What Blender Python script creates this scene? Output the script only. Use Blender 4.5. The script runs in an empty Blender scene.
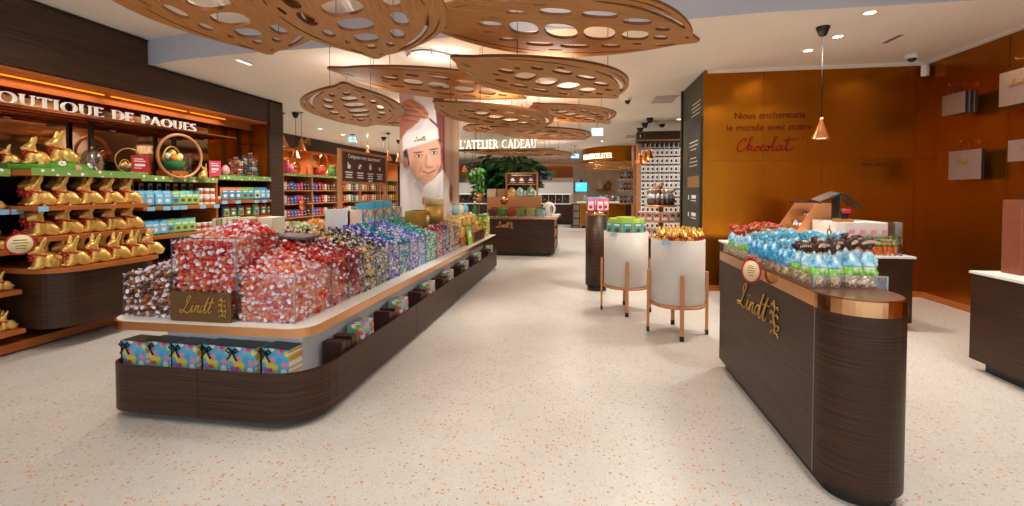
import bpy, bmesh, math, random
import numpy as np
from mathutils import Vector, Matrix, noise
SC = bpy.context.scene; COL = SC.collection
random.seed(7)
PI = math.pi
# ---------------------------------------------------------------- camera model
F, CX, CY, PITCH, YAW, EYE = 455., 512., 203., math.radians(1.5), math.radians(8.75), 1.5
cd = bpy.data.cameras.new('camera'); cam = bpy.data.objects.new('camera', cd); COL.objects.link(cam)
cam.location = (0, 0, EYE); cam.rotation_euler = (PI/2-PITCH, 0, YAW)
cd.sensor_width = 36; cd.lens = 36*F/1024; cd.shift_y = -(253-CY)/1024; cd.clip_start = .05; cd.clip_end = 200
SC.camera = cam
SC.view_settings.view_transform = 'Standard'; SC.view_settings.look = 'None'
SC.view_settings.gamma = 1; SC.view_settings.use_curve_mapping = False; SC.view_settings.exposure = 0.36
SC.cycles.transparent_max_bounces = 48; SC.cycles.max_bounces = 10
def ratio(px):                       # x / y of the vertical plane seen at an image column
    return math.tan(math.atan((px-CX)/F)-YAW)
def yat(px, x): return x/ratio(px)   # where the sight line meets the plane x = const
def xat(px, y): return ratio(px)*y
def ray(px, py):
    x = (px-CX)/F; y = -(py-CY)/F; cp, sp = math.cos(PITCH), math.sin(PITCH); f = cp+y*sp; u = -sp+y*cp; s, c = math.sin(YAW), math.cos(YAW)
    return (x*c-f*s, x*s+f*c, u)
def onz(px, py, z): r = ray(px, py); t = (z-EYE)/r[2]; return (r[0]*t, r[1]*t)
def ony(px, py, y): r = ray(px, py); t = y/r[1]; return (r[0]*t, EYE+r[2]*t)
def onx(px, py, x): r = ray(px, py); t = x/r[0]; return (r[1]*t, EYE+r[2]*t)
# ---------------------------------------------------------------- materials
def lin(h):
    h = h.lstrip('#'); v = [int(h[i:i+2], 16)/255 for i in (0, 2, 4)]
    return tuple((c/12.92 if c <= .04045 else ((c+.055)/1.055)**2.4) for c in v)+(1,)
MATS = {}
def nt(name):
    m = bpy.data.materials.new(name); m.use_nodes = True; n = m.node_tree.nodes; MATS[name] = m
    return m, n, m.node_tree.links, n['Principled BSDF']
def mat(name, col, rough=.5, metal=0, emit=0, var=0, scale=20, bump=0, coat=0, spec=.5):
    if name in MATS: return MATS[name]
    m, n, l, b = nt(name); c = lin(col)
    b.inputs['Base Color'].default_value = c; b.inputs['Roughness'].default_value = rough; b.inputs['Metallic'].default_value = metal
    b.inputs['Specular IOR Level'].default_value = spec
    if coat: b.inputs['Coat Weight'].default_value = coat; b.inputs['Coat Roughness'].default_value = .1
    if emit: b.inputs['Emission Color'].default_value = c; b.inputs['Emission Strength'].default_value = emit
    t = n.new('ShaderNodeTexNoise'); t.inputs['Scale'].default_value = scale; t.inputs['Detail'].default_value = 3
    tc = n.new('ShaderNodeTexCoord'); l.new(tc.outputs['Object'], t.inputs['Vector'])
    if var:
        r = n.new('ShaderNodeValToRGB'); l.new(t.outputs['Fac'], r.inputs['Fac'])
        r.color_ramp.elements[0].position = .3; r.color_ramp.elements[1].position = .7
        r.color_ramp.elements[0].color = tuple(x*(1-var) for x in c[:3])+(1,); r.color_ramp.elements[1].color = tuple(min(1, x*(1+var)) for x in c[:3])+(1,)
        l.new(r.outputs['Color'], b.inputs['Base Color'])
    if bump:
        bp = n.new('ShaderNodeBump'); bp.inputs['Strength'].default_value = bump; bp.inputs['Distance'].default_value = .01
        l.new(t.outputs['Fac'], bp.inputs['Height']); l.new(bp.outputs['Normal'], b.inputs['Normal'])
    return m
def streak(name, c0, c1, sc, rough=.45, detail=4, coat=0, metal=0, pos=(.3, .7)):   # grain: noise stretched by a mapping
    m, n, l, b = nt(name)
    tc = n.new('ShaderNodeTexCoord'); mp = n.new('ShaderNodeMapping'); mp.inputs['Scale'].default_value = sc
    t = n.new('ShaderNodeTexNoise'); t.inputs['Scale'].default_value = 1; t.inputs['Detail'].default_value = detail
    r = n.new('ShaderNodeValToRGB'); r.color_ramp.elements[0].color = lin(c0); r.color_ramp.elements[1].color = lin(c1)
    r.color_ramp.elements[0].position, r.color_ramp.elements[1].position = pos
    l.new(tc.outputs['Object'], mp.inputs['Vector']); l.new(mp.outputs['Vector'], t.inputs['Vector'])
    l.new(t.outputs['Fac'], r.inputs['Fac']); l.new(r.outputs['Color'], b.inputs['Base Color'])
    b.inputs['Roughness'].default_value = rough; b.inputs['Metallic'].default_value = metal; b.inputs['Specular IOR Level'].default_value = .3
    if coat: b.inputs['Coat Weight'].default_value = coat
    return m
def terrazzo():
    m, n, l, b = nt('terrazzo'); tc = n.new('ShaderNodeTexCoord')
    def chips(scale, thr, pick, ramp):
        v = n.new('ShaderNodeTexVoronoi'); v.inputs['Scale'].default_value = scale; l.new(tc.outputs['Object'], v.inputs['Vector'])
        ns = n.new('ShaderNodeTexNoise'); ns.inputs['Scale'].default_value = scale*2.5; l.new(tc.outputs['Object'], ns.inputs['Vector'])
        ad = n.new('ShaderNodeMath'); ad.operation = 'MULTIPLY_ADD'; ad.inputs[1].default_value = .35; l.new(ns.outputs['Fac'], ad.inputs[0]); l.new(v.outputs['Distance'], ad.inputs[2])
        lt = n.new('ShaderNodeMath'); lt.operation = 'LESS_THAN'; lt.inputs[1].default_value = thr; l.new(ad.outputs[0], lt.inputs[0])
        sp = n.new('ShaderNodeSeparateColor'); l.new(v.outputs['Color'], sp.inputs[0])
        gt = n.new('ShaderNodeMath'); gt.operation = 'GREATER_THAN'; gt.inputs[1].default_value = pick; l.new(sp.outputs[0], gt.inputs[0])
        mu = n.new('ShaderNodeMath'); mu.operation = 'MULTIPLY'; l.new(lt.outputs[0], mu.inputs[0]); l.new(gt.outputs[0], mu.inputs[1])
        rp = n.new('ShaderNodeValToRGB'); l.new(sp.outputs[1], rp.inputs['Fac'])
        rp.color_ramp.elements[0].color = lin(ramp[0]); rp.color_ramp.elements[1].color = lin(ramp[1])
        return mu.outputs[0], rp.outputs['Color']
    base = n.new('ShaderNodeTexNoise'); base.inputs['Scale'].default_value = 3; base.inputs['Detail'].default_value = 8; base.inputs['Roughness'].default_value = .7
    l.new(tc.outputs['Object'], base.inputs['Vector'])
    br = n.new('ShaderNodeValToRGB'); l.new(base.outputs['Fac'], br.inputs['Fac'])
    br.color_ramp.elements[0].color = lin('#bcb8b2'); br.color_ramp.elements[1].color = lin('#d4d1cb')
    cur = br.outputs['Color']
    for a in ((95, .42, .45, ('#b5ada0', '#f2eee6')), (37, .46, .58, ('#be7648', '#d8b090')), (80, .44, .72, ('#c4825a', '#a89a88'))):
        f, c = chips(*a); mx = n.new('ShaderNodeMixRGB'); l.new(f, mx.inputs[0]); l.new(cur, mx.inputs[1]); l.new(c, mx.inputs[2]); cur = mx.outputs[0]
    l.new(cur, b.inputs['Base Color']); b.inputs['Roughness'].default_value = .34
    return m
def clear(name, col='#ffffff', a=.12, rough=.03):
    m, n, l, b = nt(name); n.remove(b); out = n['Material Output']
    tr = n.new('ShaderNodeBsdfTransparent'); tr.inputs[0].default_value = lin(col); gl = n.new('ShaderNodeBsdfGlossy'); gl.inputs['Roughness'].default_value = rough
    lw = n.new('ShaderNodeLayerWeight'); lw.inputs[0].default_value = .5; fr = n.new('ShaderNodeMath'); fr.operation = 'POWER'; fr.inputs[1].default_value = 5; l.new(lw.outputs['Facing'], fr.inputs[0])
    ad = n.new('ShaderNodeMath'); ad.operation = 'ADD'; ad.inputs[1].default_value = a; ad.use_clamp = True
    l.new(fr.outputs[0], ad.inputs[0]); mx = n.new('ShaderNodeMixShader')
    l.new(ad.outputs[0], mx.inputs[0]); l.new(tr.outputs[0], mx.inputs[1]); l.new(gl.outputs[0], mx.inputs[2]); l.new(mx.outputs[0], out.inputs[0])
    return m
def dots(name, base, cols, scale=60, rough=.35, metal=0, thr=.38):        # printed blotches: voronoi cells in several colours
    m, n, l, b = nt(name); tc = n.new('ShaderNodeTexCoord'); v = n.new('ShaderNodeTexVoronoi'); v.inputs['Scale'].default_value = scale
    l.new(tc.outputs['Object'], v.inputs['Vector']); sp = n.new('ShaderNodeSeparateColor'); l.new(v.outputs['Color'], sp.inputs[0])
    rp = n.new('ShaderNodeValToRGB'); rp.color_ramp.interpolation = 'CONSTANT'; l.new(sp.outputs[0], rp.inputs['Fac'])
    e = rp.color_ramp.elements; e[0].position = 0; e[0].color = lin(cols[0]); e[1].position = 1/len(cols); e[1].color = lin(cols[1 % len(cols)])
    for i, c in enumerate(cols[2:], 2): q = e.new(i/len(cols)); q.color = lin(c)
    lt = n.new('ShaderNodeMath'); lt.operation = 'LESS_THAN'; lt.inputs[1].default_value = thr; l.new(v.outputs['Distance'], lt.inputs[0])
    mx = n.new('ShaderNodeMixRGB'); mx.inputs[1].default_value = lin(base); l.new(lt.outputs[0], mx.inputs[0]); l.new(rp.outputs['Color'], mx.inputs[2])
    l.new(mx.outputs[0], b.inputs['Base Color']); b.inputs['Roughness'].default_value = rough; b.inputs['Metallic'].default_value = metal
    return m
M_FLOOR = terrazzo()
M_CEIL = mat('ceiling_paint', '#e8e0d4', .9, var=.02, scale=2)
M_BAND = mat('daylit_band_paint', '#bcc2cf', .9, var=.02, scale=2)  # cool shopfront daylight painted into the band's bluish colour
M_WOOD = streak('dark_wood', '#20130c', '#4e311f', (2.2, 2.2, 130), .42, pos=(.28, .75))
M_WOODT = streak('dark_wood_fascia', '#33221a', '#523c2c', (2.2, 2.2, 130), .5)
M_LEAF = streak('oak_plywood', '#a56c33', '#c28a4d', (9, 60, 30), .5, pos=(.3, .75))
M_LEAFE = streak('oak_edge', '#5d3415', '#7a4719', (9, 30, 60), .5)
M_OAK = streak('copper_wood', '#a45a26', '#bb6c33', (4, 4, 70), .42)
M_COPW = streak('copper_wall', '#a05e0e', '#aa6614', (3, 3, .6), .25, metal=.88)
M_COPP = mat('polished_copper', '#d39c6a', .13, 1)
M_COPR = mat('rose_copper', '#d58a5c', .25, 1)
M_COPS = mat('satin_copper', '#c98a5a', .42, .35)
M_WHITE = mat('white_laminate', '#e9e6e1', .35, var=.01)
M_PLINTH = mat('pale_plinth', '#d9dbe0', .5, var=.02)
M_DRUM = mat('drum_white', '#cdc6be', .45, var=.02)
M_BLACK = mat('black_metal', '#141213', .4)
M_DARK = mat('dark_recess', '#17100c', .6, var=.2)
M_GLASS = clear('clear_acrylic', a=.08, rough=.06)
M_GLASSE = clear('acrylic_edge', '#d6e2e4', a=.28, rough=.15)
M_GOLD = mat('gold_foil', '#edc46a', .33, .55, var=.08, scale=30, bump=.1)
M_GOLDSH = mat('shaded_foil', '#a8743a', .36, .4, var=.1, scale=30)  # gold foil with back-row shade painted in, also for dark brown bunnies
M_GOLDL = mat('gold_letter', '#c39a4e', .35, .7)
M_RED = mat('red_ribbon', '#b3121b', .4, var=.1)
M_REDC = mat('red_card', '#c8202c', .5)
M_PINK = mat('pink_card', '#d9446a', .5)
M_GREEN = mat('grass_green', '#4f9a2a', .8, var=.3, scale=90, bump=.5)
M_EDGE = dots('daisy_edging', '#7ba24c', ['#f6f4ee', '#6d9a40', '#86ad58', '#f2eede', '#97b86a'], 20, .6, thr=.34)
M_WHITEP = mat('white_print', '#f4f1ea', .6)
M_LETW = mat('white_letter', '#f1efea', .4, emit=.12)
M_LETG = mat('lit_white_letter', '#fff4e2', .4, emit=.9)
M_MIRROR = mat('tinted_mirror', '#c9a583', .05, 1)
M_TAG = mat('blue_price_tag', '#7fc4ea', .5)
M_BROWN = mat('chocolate_brown', '#3c1a12', .4, var=.1)
M_LED = mat('warm_led', '#ff9a1e', .4, emit=1.2)
M_LAMP = mat('lamp_glow', '#ffe9c4', .4, emit=14)
M_GREENW = mat('deep_green_panel', '#3f4430', .55, var=.04)
M_SLATE = mat('slate_board', '#3a3936', .55, var=.04)
M_PAPER = mat('mauve_paper', '#80665d', .6, var=.03)
# ---------------------------------------------------------------- mesh builder
class MB:
    def __init__(s): s.v = []; s.f = []; s.mi = []; s.sm = []; s.mats = []; s.X = Matrix(); s.cur = 0; s.smooth = False
    def m(s, mt, smooth=None):
        if mt not in s.mats: s.mats.append(mt)
        s.cur = s.mats.index(mt)
        if smooth is not None: s.smooth = smooth
        return s
    def at(s, x=0, y=0, z=0, rz=0, rx=0, ry=0, sc=1):
        s.X = Matrix.Translation((x, y, z)) @ Matrix.Rotation(rz, 4, 'Z') @ Matrix.Rotation(ry, 4, 'Y') @ Matrix.Rotation(rx, 4, 'X') @ Matrix.Scale(sc, 4); return s
    def add(s, vs, fs, smooth=None):
        o = len(s.v); s.v += [tuple(s.X @ Vector(p)) for p in vs]
        s.f += [tuple(i+o for i in f) for f in fs]; s.mi += [s.cur]*len(fs); s.sm += [s.smooth if smooth is None else smooth]*len(fs); return s
    def box(s, x0, x1, y0, y1, z0, z1, b=0):
        if b:
            bm = bmesh.new(); bmesh.ops.create_cube(bm, size=1)
            for v in bm.verts: v.co = Vector(((x0+x1)/2+v.co.x*(x1-x0), (y0+y1)/2+v.co.y*(y1-y0), (z0+z1)/2+v.co.z*(z1-z0)))
            bmesh.ops.bevel(bm, geom=bm.edges[:], offset=b, segments=2, profile=.5, affect='EDGES')
            return s.bm(bm)
        vs = [(x, y, z) for z in (z0, z1) for y in (y0, y1) for x in (x0, x1)]
        return s.add(vs, [(0, 2, 3, 1), (4, 5, 7, 6), (0, 1, 5, 4), (2, 6, 7, 3), (0, 4, 6, 2), (1, 3, 7, 5)], False)
    def bm(s, bm, smooth=None):
        bm.verts.index_update(); s.add([v.co.copy() for v in bm.verts], [[v.index for v in f.verts] for f in bm.faces], smooth); bm.free(); return s
    def lathe(s, prof, n=24, cap=True, a0=0, a1=2*PI, wob=None, sx=1, sy=1, smooth=True):
        full = abs(a1-a0-2*PI) < 1e-6; k = n if full else n+1; vs = []
        for j, (r, z) in enumerate(prof):
            for i in range(k):
                a = a0+(a1-a0)*i/n; q = r*(wob(a, z) if wob else 1); vs.append((q*math.cos(a)*sx, q*math.sin(a)*sy, z))
        fs = [(j*k+i, j*k+(i+1) % k, (j+1)*k+(i+1) % k, (j+1)*k+i) for j in range(len(prof)-1) for i in range(n)]
        if cap and full:
            if prof[0][0] > 1e-5: fs.append(tuple(range(k-1, -1, -1)))
            if prof[-1][0] > 1e-5: fs.append(tuple((len(prof)-1)*k+i for i in range(k)))
        return s.add(vs, fs, smooth)
    def cyl(s, r, z0, z1, n=20, r2=None): return s.lathe([(r, z0), (r if r2 is None else r2, z1)], n, smooth=n > 10)
    def ball(s, c, r, n=12, k=8):
        r = (r,)*3 if not isinstance(r, tuple) else r; vs = [(c[0], c[1], c[2]-r[2])]; fs = []
        for j in range(1, k):
            t = -PI/2+PI*j/k
            for i in range(n): a = 2*PI*i/n; vs.append((c[0]+r[0]*math.cos(t)*math.cos(a), c[1]+r[1]*math.cos(t)*math.sin(a), c[2]+r[2]*math.sin(t)))
        vs.append((c[0], c[1], c[2]+r[2])); L = len(vs)-1
        for i in range(n):
            fs.append((0, 1+(i+1) % n, 1+i)); fs.append((L, L-n+i, L-n+(i+1) % n))
            for j in range(k-2): a = 1+j*n; fs.append((a+i, a+(i+1) % n, a+n+(i+1) % n, a+n+i))
        return s.add(vs, fs, True)
    def tube(s, pts, r, n=8, closed=False):
        pts = [Vector(p) for p in pts]; N = len(pts); vs = []; up = None
        for i, p in enumerate(pts):
            d = ((pts[(i+1) % N]-pts[i-1]) if closed else (pts[min(i+1, N-1)]-pts[max(i-1, 0)])).normalized()
            if up is None: up = d.orthogonal().normalized()
            up = (up-d*up.dot(d)).normalized(); w = d.cross(up); rr = r[i] if isinstance(r, (list, tuple)) else r
            vs += [p+up*(rr*math.cos(2*PI*k/n))+w*(rr*math.sin(2*PI*k/n)) for k in range(n)]
        fs = []
        for i in range(N if closed else N-1):
            for k in range(n): a, b = i*n, ((i+1) % N)*n; fs.append((a+k, a+(k+1) % n, b+(k+1) % n, b+k))
        if not closed: fs += [tuple(range(n-1, -1, -1)), tuple((N-1)*n+k for k in range(n))]
        return s.add(vs, fs, n > 5)
    def prism(s, poly, z0, z1, smooth=False, shrink=0):       # vertical extrusion of an xy polygon
        n = len(poly); vs = [(x, y, z0) for x, y in poly]+[(x, y, z1) for x, y in poly]
        s.add(vs, [(i, (i+1) % n, n+(i+1) % n, n+i) for i in range(n)], smooth)
        return s.add(vs, [tuple(range(n-1, -1, -1)), tuple(range(n, 2*n))], False)
    def ribbon(s, pts, d, closed=False):                      # flat lettering stroke: (x, y, width), extruded by d
        N = len(pts); L = []; R = []
        for i, (x, y, w) in enumerate(pts):
            a = pts[(i+1) % N] if closed or i < N-1 else pts[i]; b = pts[i-1] if closed or i > 0 else pts[i]
            dx, dy = a[0]-b[0], a[1]-b[1]; q = math.hypot(dx, dy) or 1; L.append((x-dy/q*w/2, y+dx/q*w/2)); R.append((x+dy/q*w/2, y-dx/q*w/2))
        vs = [(x, y, 0) for x, y in L]+[(x, y, 0) for x, y in R]+[(x, y, d) for x, y in L]+[(x, y, d) for x, y in R]; fs = []
        for i in range(N if closed else N-1):
            j = (i+1) % N; fs += [(2*N+i, 3*N+i, 3*N+j, 2*N+j), (i, j, N+j, N+i), (i, 2*N+i, 2*N+j, j), (N+i, N+j, 3*N+j, 3*N+i)]
        if not closed: fs += [(0, N, 3*N, 2*N), (N-1, 3*N-1, 4*N-1, 2*N-1)]
        return s.add(vs, fs, False)
    def build(s, name, parent=None, world=False, vcol=None):
        me = bpy.data.meshes.new(name); vs = s.v
        if world and parent: w = parent.location; vs = [(x-w.x, y-w.y, z-w.z) for x, y, z in vs]
        me.from_pydata(vs, [], s.f)
        for q in s.mats: me.materials.append(q)
        me.polygons.foreach_set('material_index', s.mi); me.polygons.foreach_set('use_smooth', s.sm); me.update()
        bm = bmesh.new(); bm.from_mesh(me); bmesh.ops.recalc_face_normals(bm, faces=bm.faces); bm.to_mesh(me); bm.free()
        o = bpy.data.objects.new(name, me); COL.objects.link(o); o.parent = parent
        return o
def tag(o, label, cat, group=None):
    o['label'] = label; o['category'] = cat
    if group: o['group'] = group
    return o
def thing(name, label, cat, loc=(0, 0, 0), rz=0, group=None):
    o = bpy.data.objects.new(name, None); COL.objects.link(o); o.location = loc; o.rotation_euler = (0, 0, rz); o.empty_display_size = .1
    return tag(o, label, cat, group)
def struct(name, mb): o = mb.build(name); o['kind'] = 'structure'; return o
def dup(o, loc, rz=None, label=None, group=None, scale=None, swap=None):
    r = o.copy(); COL.objects.link(r); r.location = loc
    if rz is not None: r.rotation_euler = (r.rotation_euler[0], r.rotation_euler[1], rz)
    if scale: r.scale = (scale,)*3
    if label: r['label'] = label
    if group: r['group'] = group
    for ch in o.children:
        c = ch.copy(); COL.objects.link(c); c.parent = r
        for g in ch.children: d = g.copy(); COL.objects.link(d); d.parent = c
    return r
class Pool:                                                    # the first call moves the prototype, later calls copy it
    def __init__(s, o): s.o = o; s.n = 0
    def put(s, loc, rz=0, label=None, group=None, scale=None):
        s.n += 1
        if s.n == 1:
            o = s.o; o.location = loc; o.rotation_euler = (0, 0, rz)
            if scale: o.scale = (scale,)*3
            if label: o['label'] = label
            if group: o['group'] = group
            return o
        return dup(s.o, loc, rz, label, group, scale or 1)
ORD = ['first', 'second', 'third', 'fourth', 'fifth', 'sixth', 'seventh', 'eighth', 'ninth', 'tenth', 'eleventh', 'twelfth', 'thirteenth', 'fourteenth', 'fifteenth', 'sixteenth', 'seventeenth', 'eighteenth', 'nineteenth', 'twentieth']
def remesh(mb, vox, name, mt, parent=None, smooth=6):           # melts overlapping forms into one continuous skin
    o = mb.build('raw'); md = o.modifiers.new('r', 'REMESH'); md.mode = 'VOXEL'; md.voxel_size = vox
    ms = o.modifiers.new('s', 'SMOOTH'); ms.iterations = smooth; ms.factor = .5
    me = bpy.data.meshes.new_from_object(o.evaluated_get(bpy.context.evaluated_depsgraph_get())); old = o.data
    bpy.data.objects.remove(o); bpy.data.meshes.remove(old)
    me.name = name; me.materials.clear(); me.materials.append(mt)
    me.polygons.foreach_set('use_smooth', [True]*len(me.polygons)); me.polygons.foreach_set('material_index', [0]*len(me.polygons))
    o = bpy.data.objects.new(name, me); COL.objects.link(o); o.parent = parent
    return o
def cat_rom(pts, k=6, closed=False):
    P = [Vector(p) for p in pts]; N = len(P); out = []
    for i in range(N if closed else N-1):
        g = lambda j: P[j % N] if closed else P[max(0, min(N-1, j))]
        a, b, c, d = g(i-1), g(i), g(i+1), g(i+2)
        for q in range(k):
            t = q/k; out.append(.5*((2*b)+(c-a)*t+(2*a-5*b+4*c-d)*t*t+(3*b-a-3*c+d)*t**3))
    if not closed: out.append(P[-1])
    return out
def rrect(x0, x1, y0, y1, r, n=8):
    r = (r,)*4 if not isinstance(r, tuple) else r; out = []
    for (cx, cy, a, q) in ((x1-r[0], y1-r[0], 0, r[0]), (x0+r[1], y1-r[1], PI/2, r[1]), (x0+r[2], y0+r[2], PI, r[2]), (x1-r[3], y0+r[3], 1.5*PI, r[3])):
        if q < 1e-6: out.append((cx, cy)); continue
        out += [(cx+q*math.cos(a+PI/2*i/n), cy+q*math.sin(a+PI/2*i/n)) for i in range(n+1)]
    return out
# ---------------------------------------------------------------- lettering
def text_mesh(body, size, d, mt, align='LEFT', offset=0):
    cu = bpy.data.curves.new('t', 'FONT'); cu.body = body; cu.size = size; cu.extrude = d; cu.align_x = align; cu.offset = offset; cu.resolution_u = 3
    o = bpy.data.objects.new('t', cu); COL.objects.link(o)
    me = bpy.data.meshes.new_from_object(o.evaluated_get(bpy.context.evaluated_depsgraph_get())); bpy.data.objects.remove(o)
    me.materials.clear(); me.materials.append(mt); return me
def put_text(mb, body, size, d, mt, mtx, align='LEFT', offset=0):      # letters poured into a builder under a matrix
    me = text_mesh(body, size, d, mt, align, offset); mb.m(mt); X = mb.X; mb.X = mtx
    mb.add([v.co.copy() for v in me.vertices], [tuple(p.vertices) for p in me.polygons], False); mb.X = X; bpy.data.meshes.remove(me); return mb
def facing(pos, right, up):                                         # local x = right, local y = up, z = out of the face
    r = Vector(right).normalized(); u = Vector(up).normalized(); n = r.cross(u)
    return Matrix(((r.x, u.x, n.x, pos[0]), (r.y, u.y, n.y, pos[1]), (r.z, u.z, n.z, pos[2]), (0, 0, 0, 1)))
def arc(cx, cy, rx, ry, a0, a1, w0, w1, n=14):                      # stroke that is w1 wide on its sides and w0 at top and bottom
    return [(cx+rx*math.cos(a), cy+ry*math.sin(a), w0+(w1-w0)*math.cos(a)**2) for a in [math.radians(a0+(a1-a0)*i/n) for i in range(n+1)]]
TH, TN = .125, .05
def sr(x, y, w=.26): return [(x-w/2, y, .05), (x+w/2, y, .05)]
def stem(x, s=1): return [[(x, 0, TH), (x, 1, TH)]]+([sr(x, .025), sr(x, .975)] if s else [])
GL = {
 'B': (.66, stem(.14)+[[(.14, .965, TN), (.3, .965, TN)]+arc(.3, .75, .22, .215, 90, -90, TN, TH)+[(.14, .535, TN)], [(.14, .5, TN), (.32, .5, TN)]+arc(.32, .265, .27, .235, 90, -90, TN, TH)+[(.14, .03, TN)]]),
 'O': (.98, ['c'+'o']), 'Q': (.98, ['c'+'o', [(.5, .1, .08), (.75, -.12, .12), (1.05, -.22, .04)]]),
 'U': (.84, [[(.14, 1, TH), (.14, .4, TH)]+arc(.42, .34, .28, .34, 180, 360, TN, TN+.03)[1:]+[(.7, 1, TN)], sr(.14, .975), sr(.7, .975, .22)]),
 'T': (.74, [[(.37, 0, TH), (.37, 1, TH)], sr(.37, .025), [(.0, .955, .08), (.74, .955, .08)], [(.03, .84, .05), (.03, .99, .05)], [(.71, .84, .05), (.71, .99, .05)]]),
 'I': (.3, stem(.15)),
 'E': (.6, stem(.14)+[[(.14, .96, .07), (.56, .96, .07)], [(.14, .51, .065), (.48, .51, .065)], [(.14, .04, .07), (.6, .04, .07)], [(.57, .02, .05), (.59, .18, .05)], [(.54, .84, .05), (.54, .98, .05)]]),
 'D': (.86, stem(.14)+[[(.14, .965, TN), (.36, .965, TN)]+arc(.36, .5, .43, .465, 90, -90, TN, TH)+[(.14, .035, TN)]]),
 'P': (.62, stem(.14)+[[(.14, .965, TN), (.3, .965, TN)]+arc(.3, .71, .26, .255, 90, -90, TN, TH)+[(.14, .455, TN)]]),
 'R': (.72, stem(.14)+[[(.14, .965, TN), (.3, .965, TN)]+arc(.3, .73, .24, .235, 90, -90, TN, TH)+[(.14, .495, TN)], [(.32, .5, .13), (.72, 0, .15)]]),
 'A': (.84, [[(.08, 0, TN), (.42, 1, TN)], [(.42, 1, TH), (.78, 0, TH)], [(.2, .34, TN), (.64, .34, TN)], sr(.08, .025, .2), sr(.77, .025, .28)]),
 'S': (.56, [arc(.29, .74, .2, .23, 30, 250, TN, .1)[:-2]+[(.3, .5, .16)]+arc(.27, .26, .23, .24, 70, -150, TN, .12)[1:]]),
 'L': (.58, stem(.14)+[[(.14, .04, .07), (.58, .04, .07)], [(.55, .02, .05), (.57, .18, .05)]]),
 'C': (.84, [arc(.5, .5, .42, .47, 48, 312, TN, TH, 20)]),
 'H': (.84, stem(.14)+stem(.7)+[[(.14, .51, .065), (.7, .51, .065)]]),
 "'": (.2, [[(.1, .72, .04), (.12, 1, .1)]]), ' ': (.4, [])}
def caps(mb, s, size, d, mtx, gap=.13):
    x = 0; X = mb.X; mb.X = mtx @ Matrix.Diagonal((size, size, 1, 1))
    base = mb.X
    for ch in s:
        w, st = GL[ch]; mb.X = base @ Matrix.Translation((x, 0, 0))
        for q in st:
            if q == 'co': mb.ribbon(arc(.49, .5, .41, .47, 0, 360, TN, TH+.01, 28)[:-1], d, True)
            else: mb.ribbon(q, d)
        x += w+gap
    mb.X = X; return x*size
def caps_width(s, gap=.13): return sum(GL[c][0]+gap for c in s)
SCRIPT = [[(.40, .56), (.33, .74), (.40, .95), (.53, 1.0), (.56, .88), (.43, .60), (.30, .34), (.19, .12), (.03, -.02), (-.12, .02), (-.08, .12), (.08, .11), (.3, .0), (.5, -.02), (.64, .12)],
 [(.64, .12), (.78, .43), (.69, .1), (.78, .01), (.92, .2)], [(.83, .6), (.85, .63)],
 [(.92, .2), (1.02, .43), (.92, .01)], [(.92, .01), (1.08, .36), (1.2, .41), (1.13, .1), (1.22, .01), (1.34, .18)],
 [(1.6, .4), (1.46, .44), (1.31, .17), (1.38, .02), (1.56, .24), (1.84, .98)], [(1.84, .98), (1.62, .12), (1.7, .01), (1.84, .2)],
 [(1.84, .2), (2.14, .95), (1.9, .13), (1.98, .01), (2.12, .14)], [(1.82, .6), (2.26, .66)]]
CREST = [[(2.62, -.2), (2.68, .1), (2.58, .4), (2.66, .7), (2.6, .98)], [(2.66, .05), (2.84, .16), (2.9, .04), (2.8, -.02)], [(2.62, .12), (2.46, .2), (2.4, .08)], [(2.6, .4), (2.78, .52), (2.86, .4)], [(2.6, .44), (2.44, .56), (2.4, .42)],
 [(2.64, .7), (2.8, .8), (2.84, .7)], [(2.64, .74), (2.5, .86), (2.46, .74)], [(2.66, -.06), (2.5, -.12), (2.42, -.24)], [(2.66, -.1), (2.8, -.16), (2.88, -.26)]]
def script(mb, strokes, size, r, mtx, slant=.0):
    X = mb.X; mb.X = mtx
    for st in strokes: mb.tube([(p.x*size+p.y*slant*size, p.y*size, r*.6) for p in cat_rom([(a, b, 0) for a, b in st], 5)], r, 6)
    mb.X = X; return mb
# ================================================================ ROOM
def zc(x): return 3.04+.26*min(1, max(0, (x+5.2)/7))              # underside of the lowered ceiling
def zn(x): return 3.33+.4*min(1, max(0, (x+5.2)/7.2))             # ceiling near the shopfront
step = []
for p in ((152, 64), (202, 57.6), (260, 52), (330, 47.4), (419, 40), (448, 37.4), (667, 21), (917, 4)):
    z = 3.2
    for _ in range(12): q = onz(*p, z); z = zc(q[0])
    step.append(q)
step = [(-9, step[0][1]+.3)]+[(-5.3, step[0][1]+.02)]+[p for p in step[1:] if p[0] < 1.7]+[(1.8, step[-2][1]+(step[-1][1]-step[-2][1])*(1.8-step[-2][0])/(step[-1][0]-step[-2][0]))]+[p for p in step[1:] if p[0] > 1.9]+[(5.2, step[-1][1]-.05)]
struct('floor', MB().m(M_FLOOR).box(-9.2, 5.2, -1.6, 25, -.1, 0))
mb = MB().m(M_CEIL)
for (x0, y0), (x1, y1) in zip(step, step[1:]):
    mb.add([(x0, y0, zc(x0)), (x1, y1, zc(x1)), (x1, 25, zc(x1)), (x0, 25, zc(x0)), (x0, y0, 3.9), (x1, y1, 3.9), (x1, 25, 3.9), (x0, 25, 3.9)], [(0, 1, 2, 3), (4, 5, 6, 7), (2, 3, 7, 6)], False)
for xa, xb in ((-5.3, 1.8), (1.8, 5.2)): pass
struct('ceiling', mb)
mb = MB().m(M_CEIL)
mb.add([(x, y, z) for x in (-9, -5.3, 2, 5.2) for y in (-1.6,) for z in (zn(x),)]+[(x, 5.6, zn(x)) for x in (-9, -5.3, 2, 5.2)], [(0, 1, 5, 4), (1, 2, 6, 5), (2, 3, 7, 6)], False)
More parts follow.
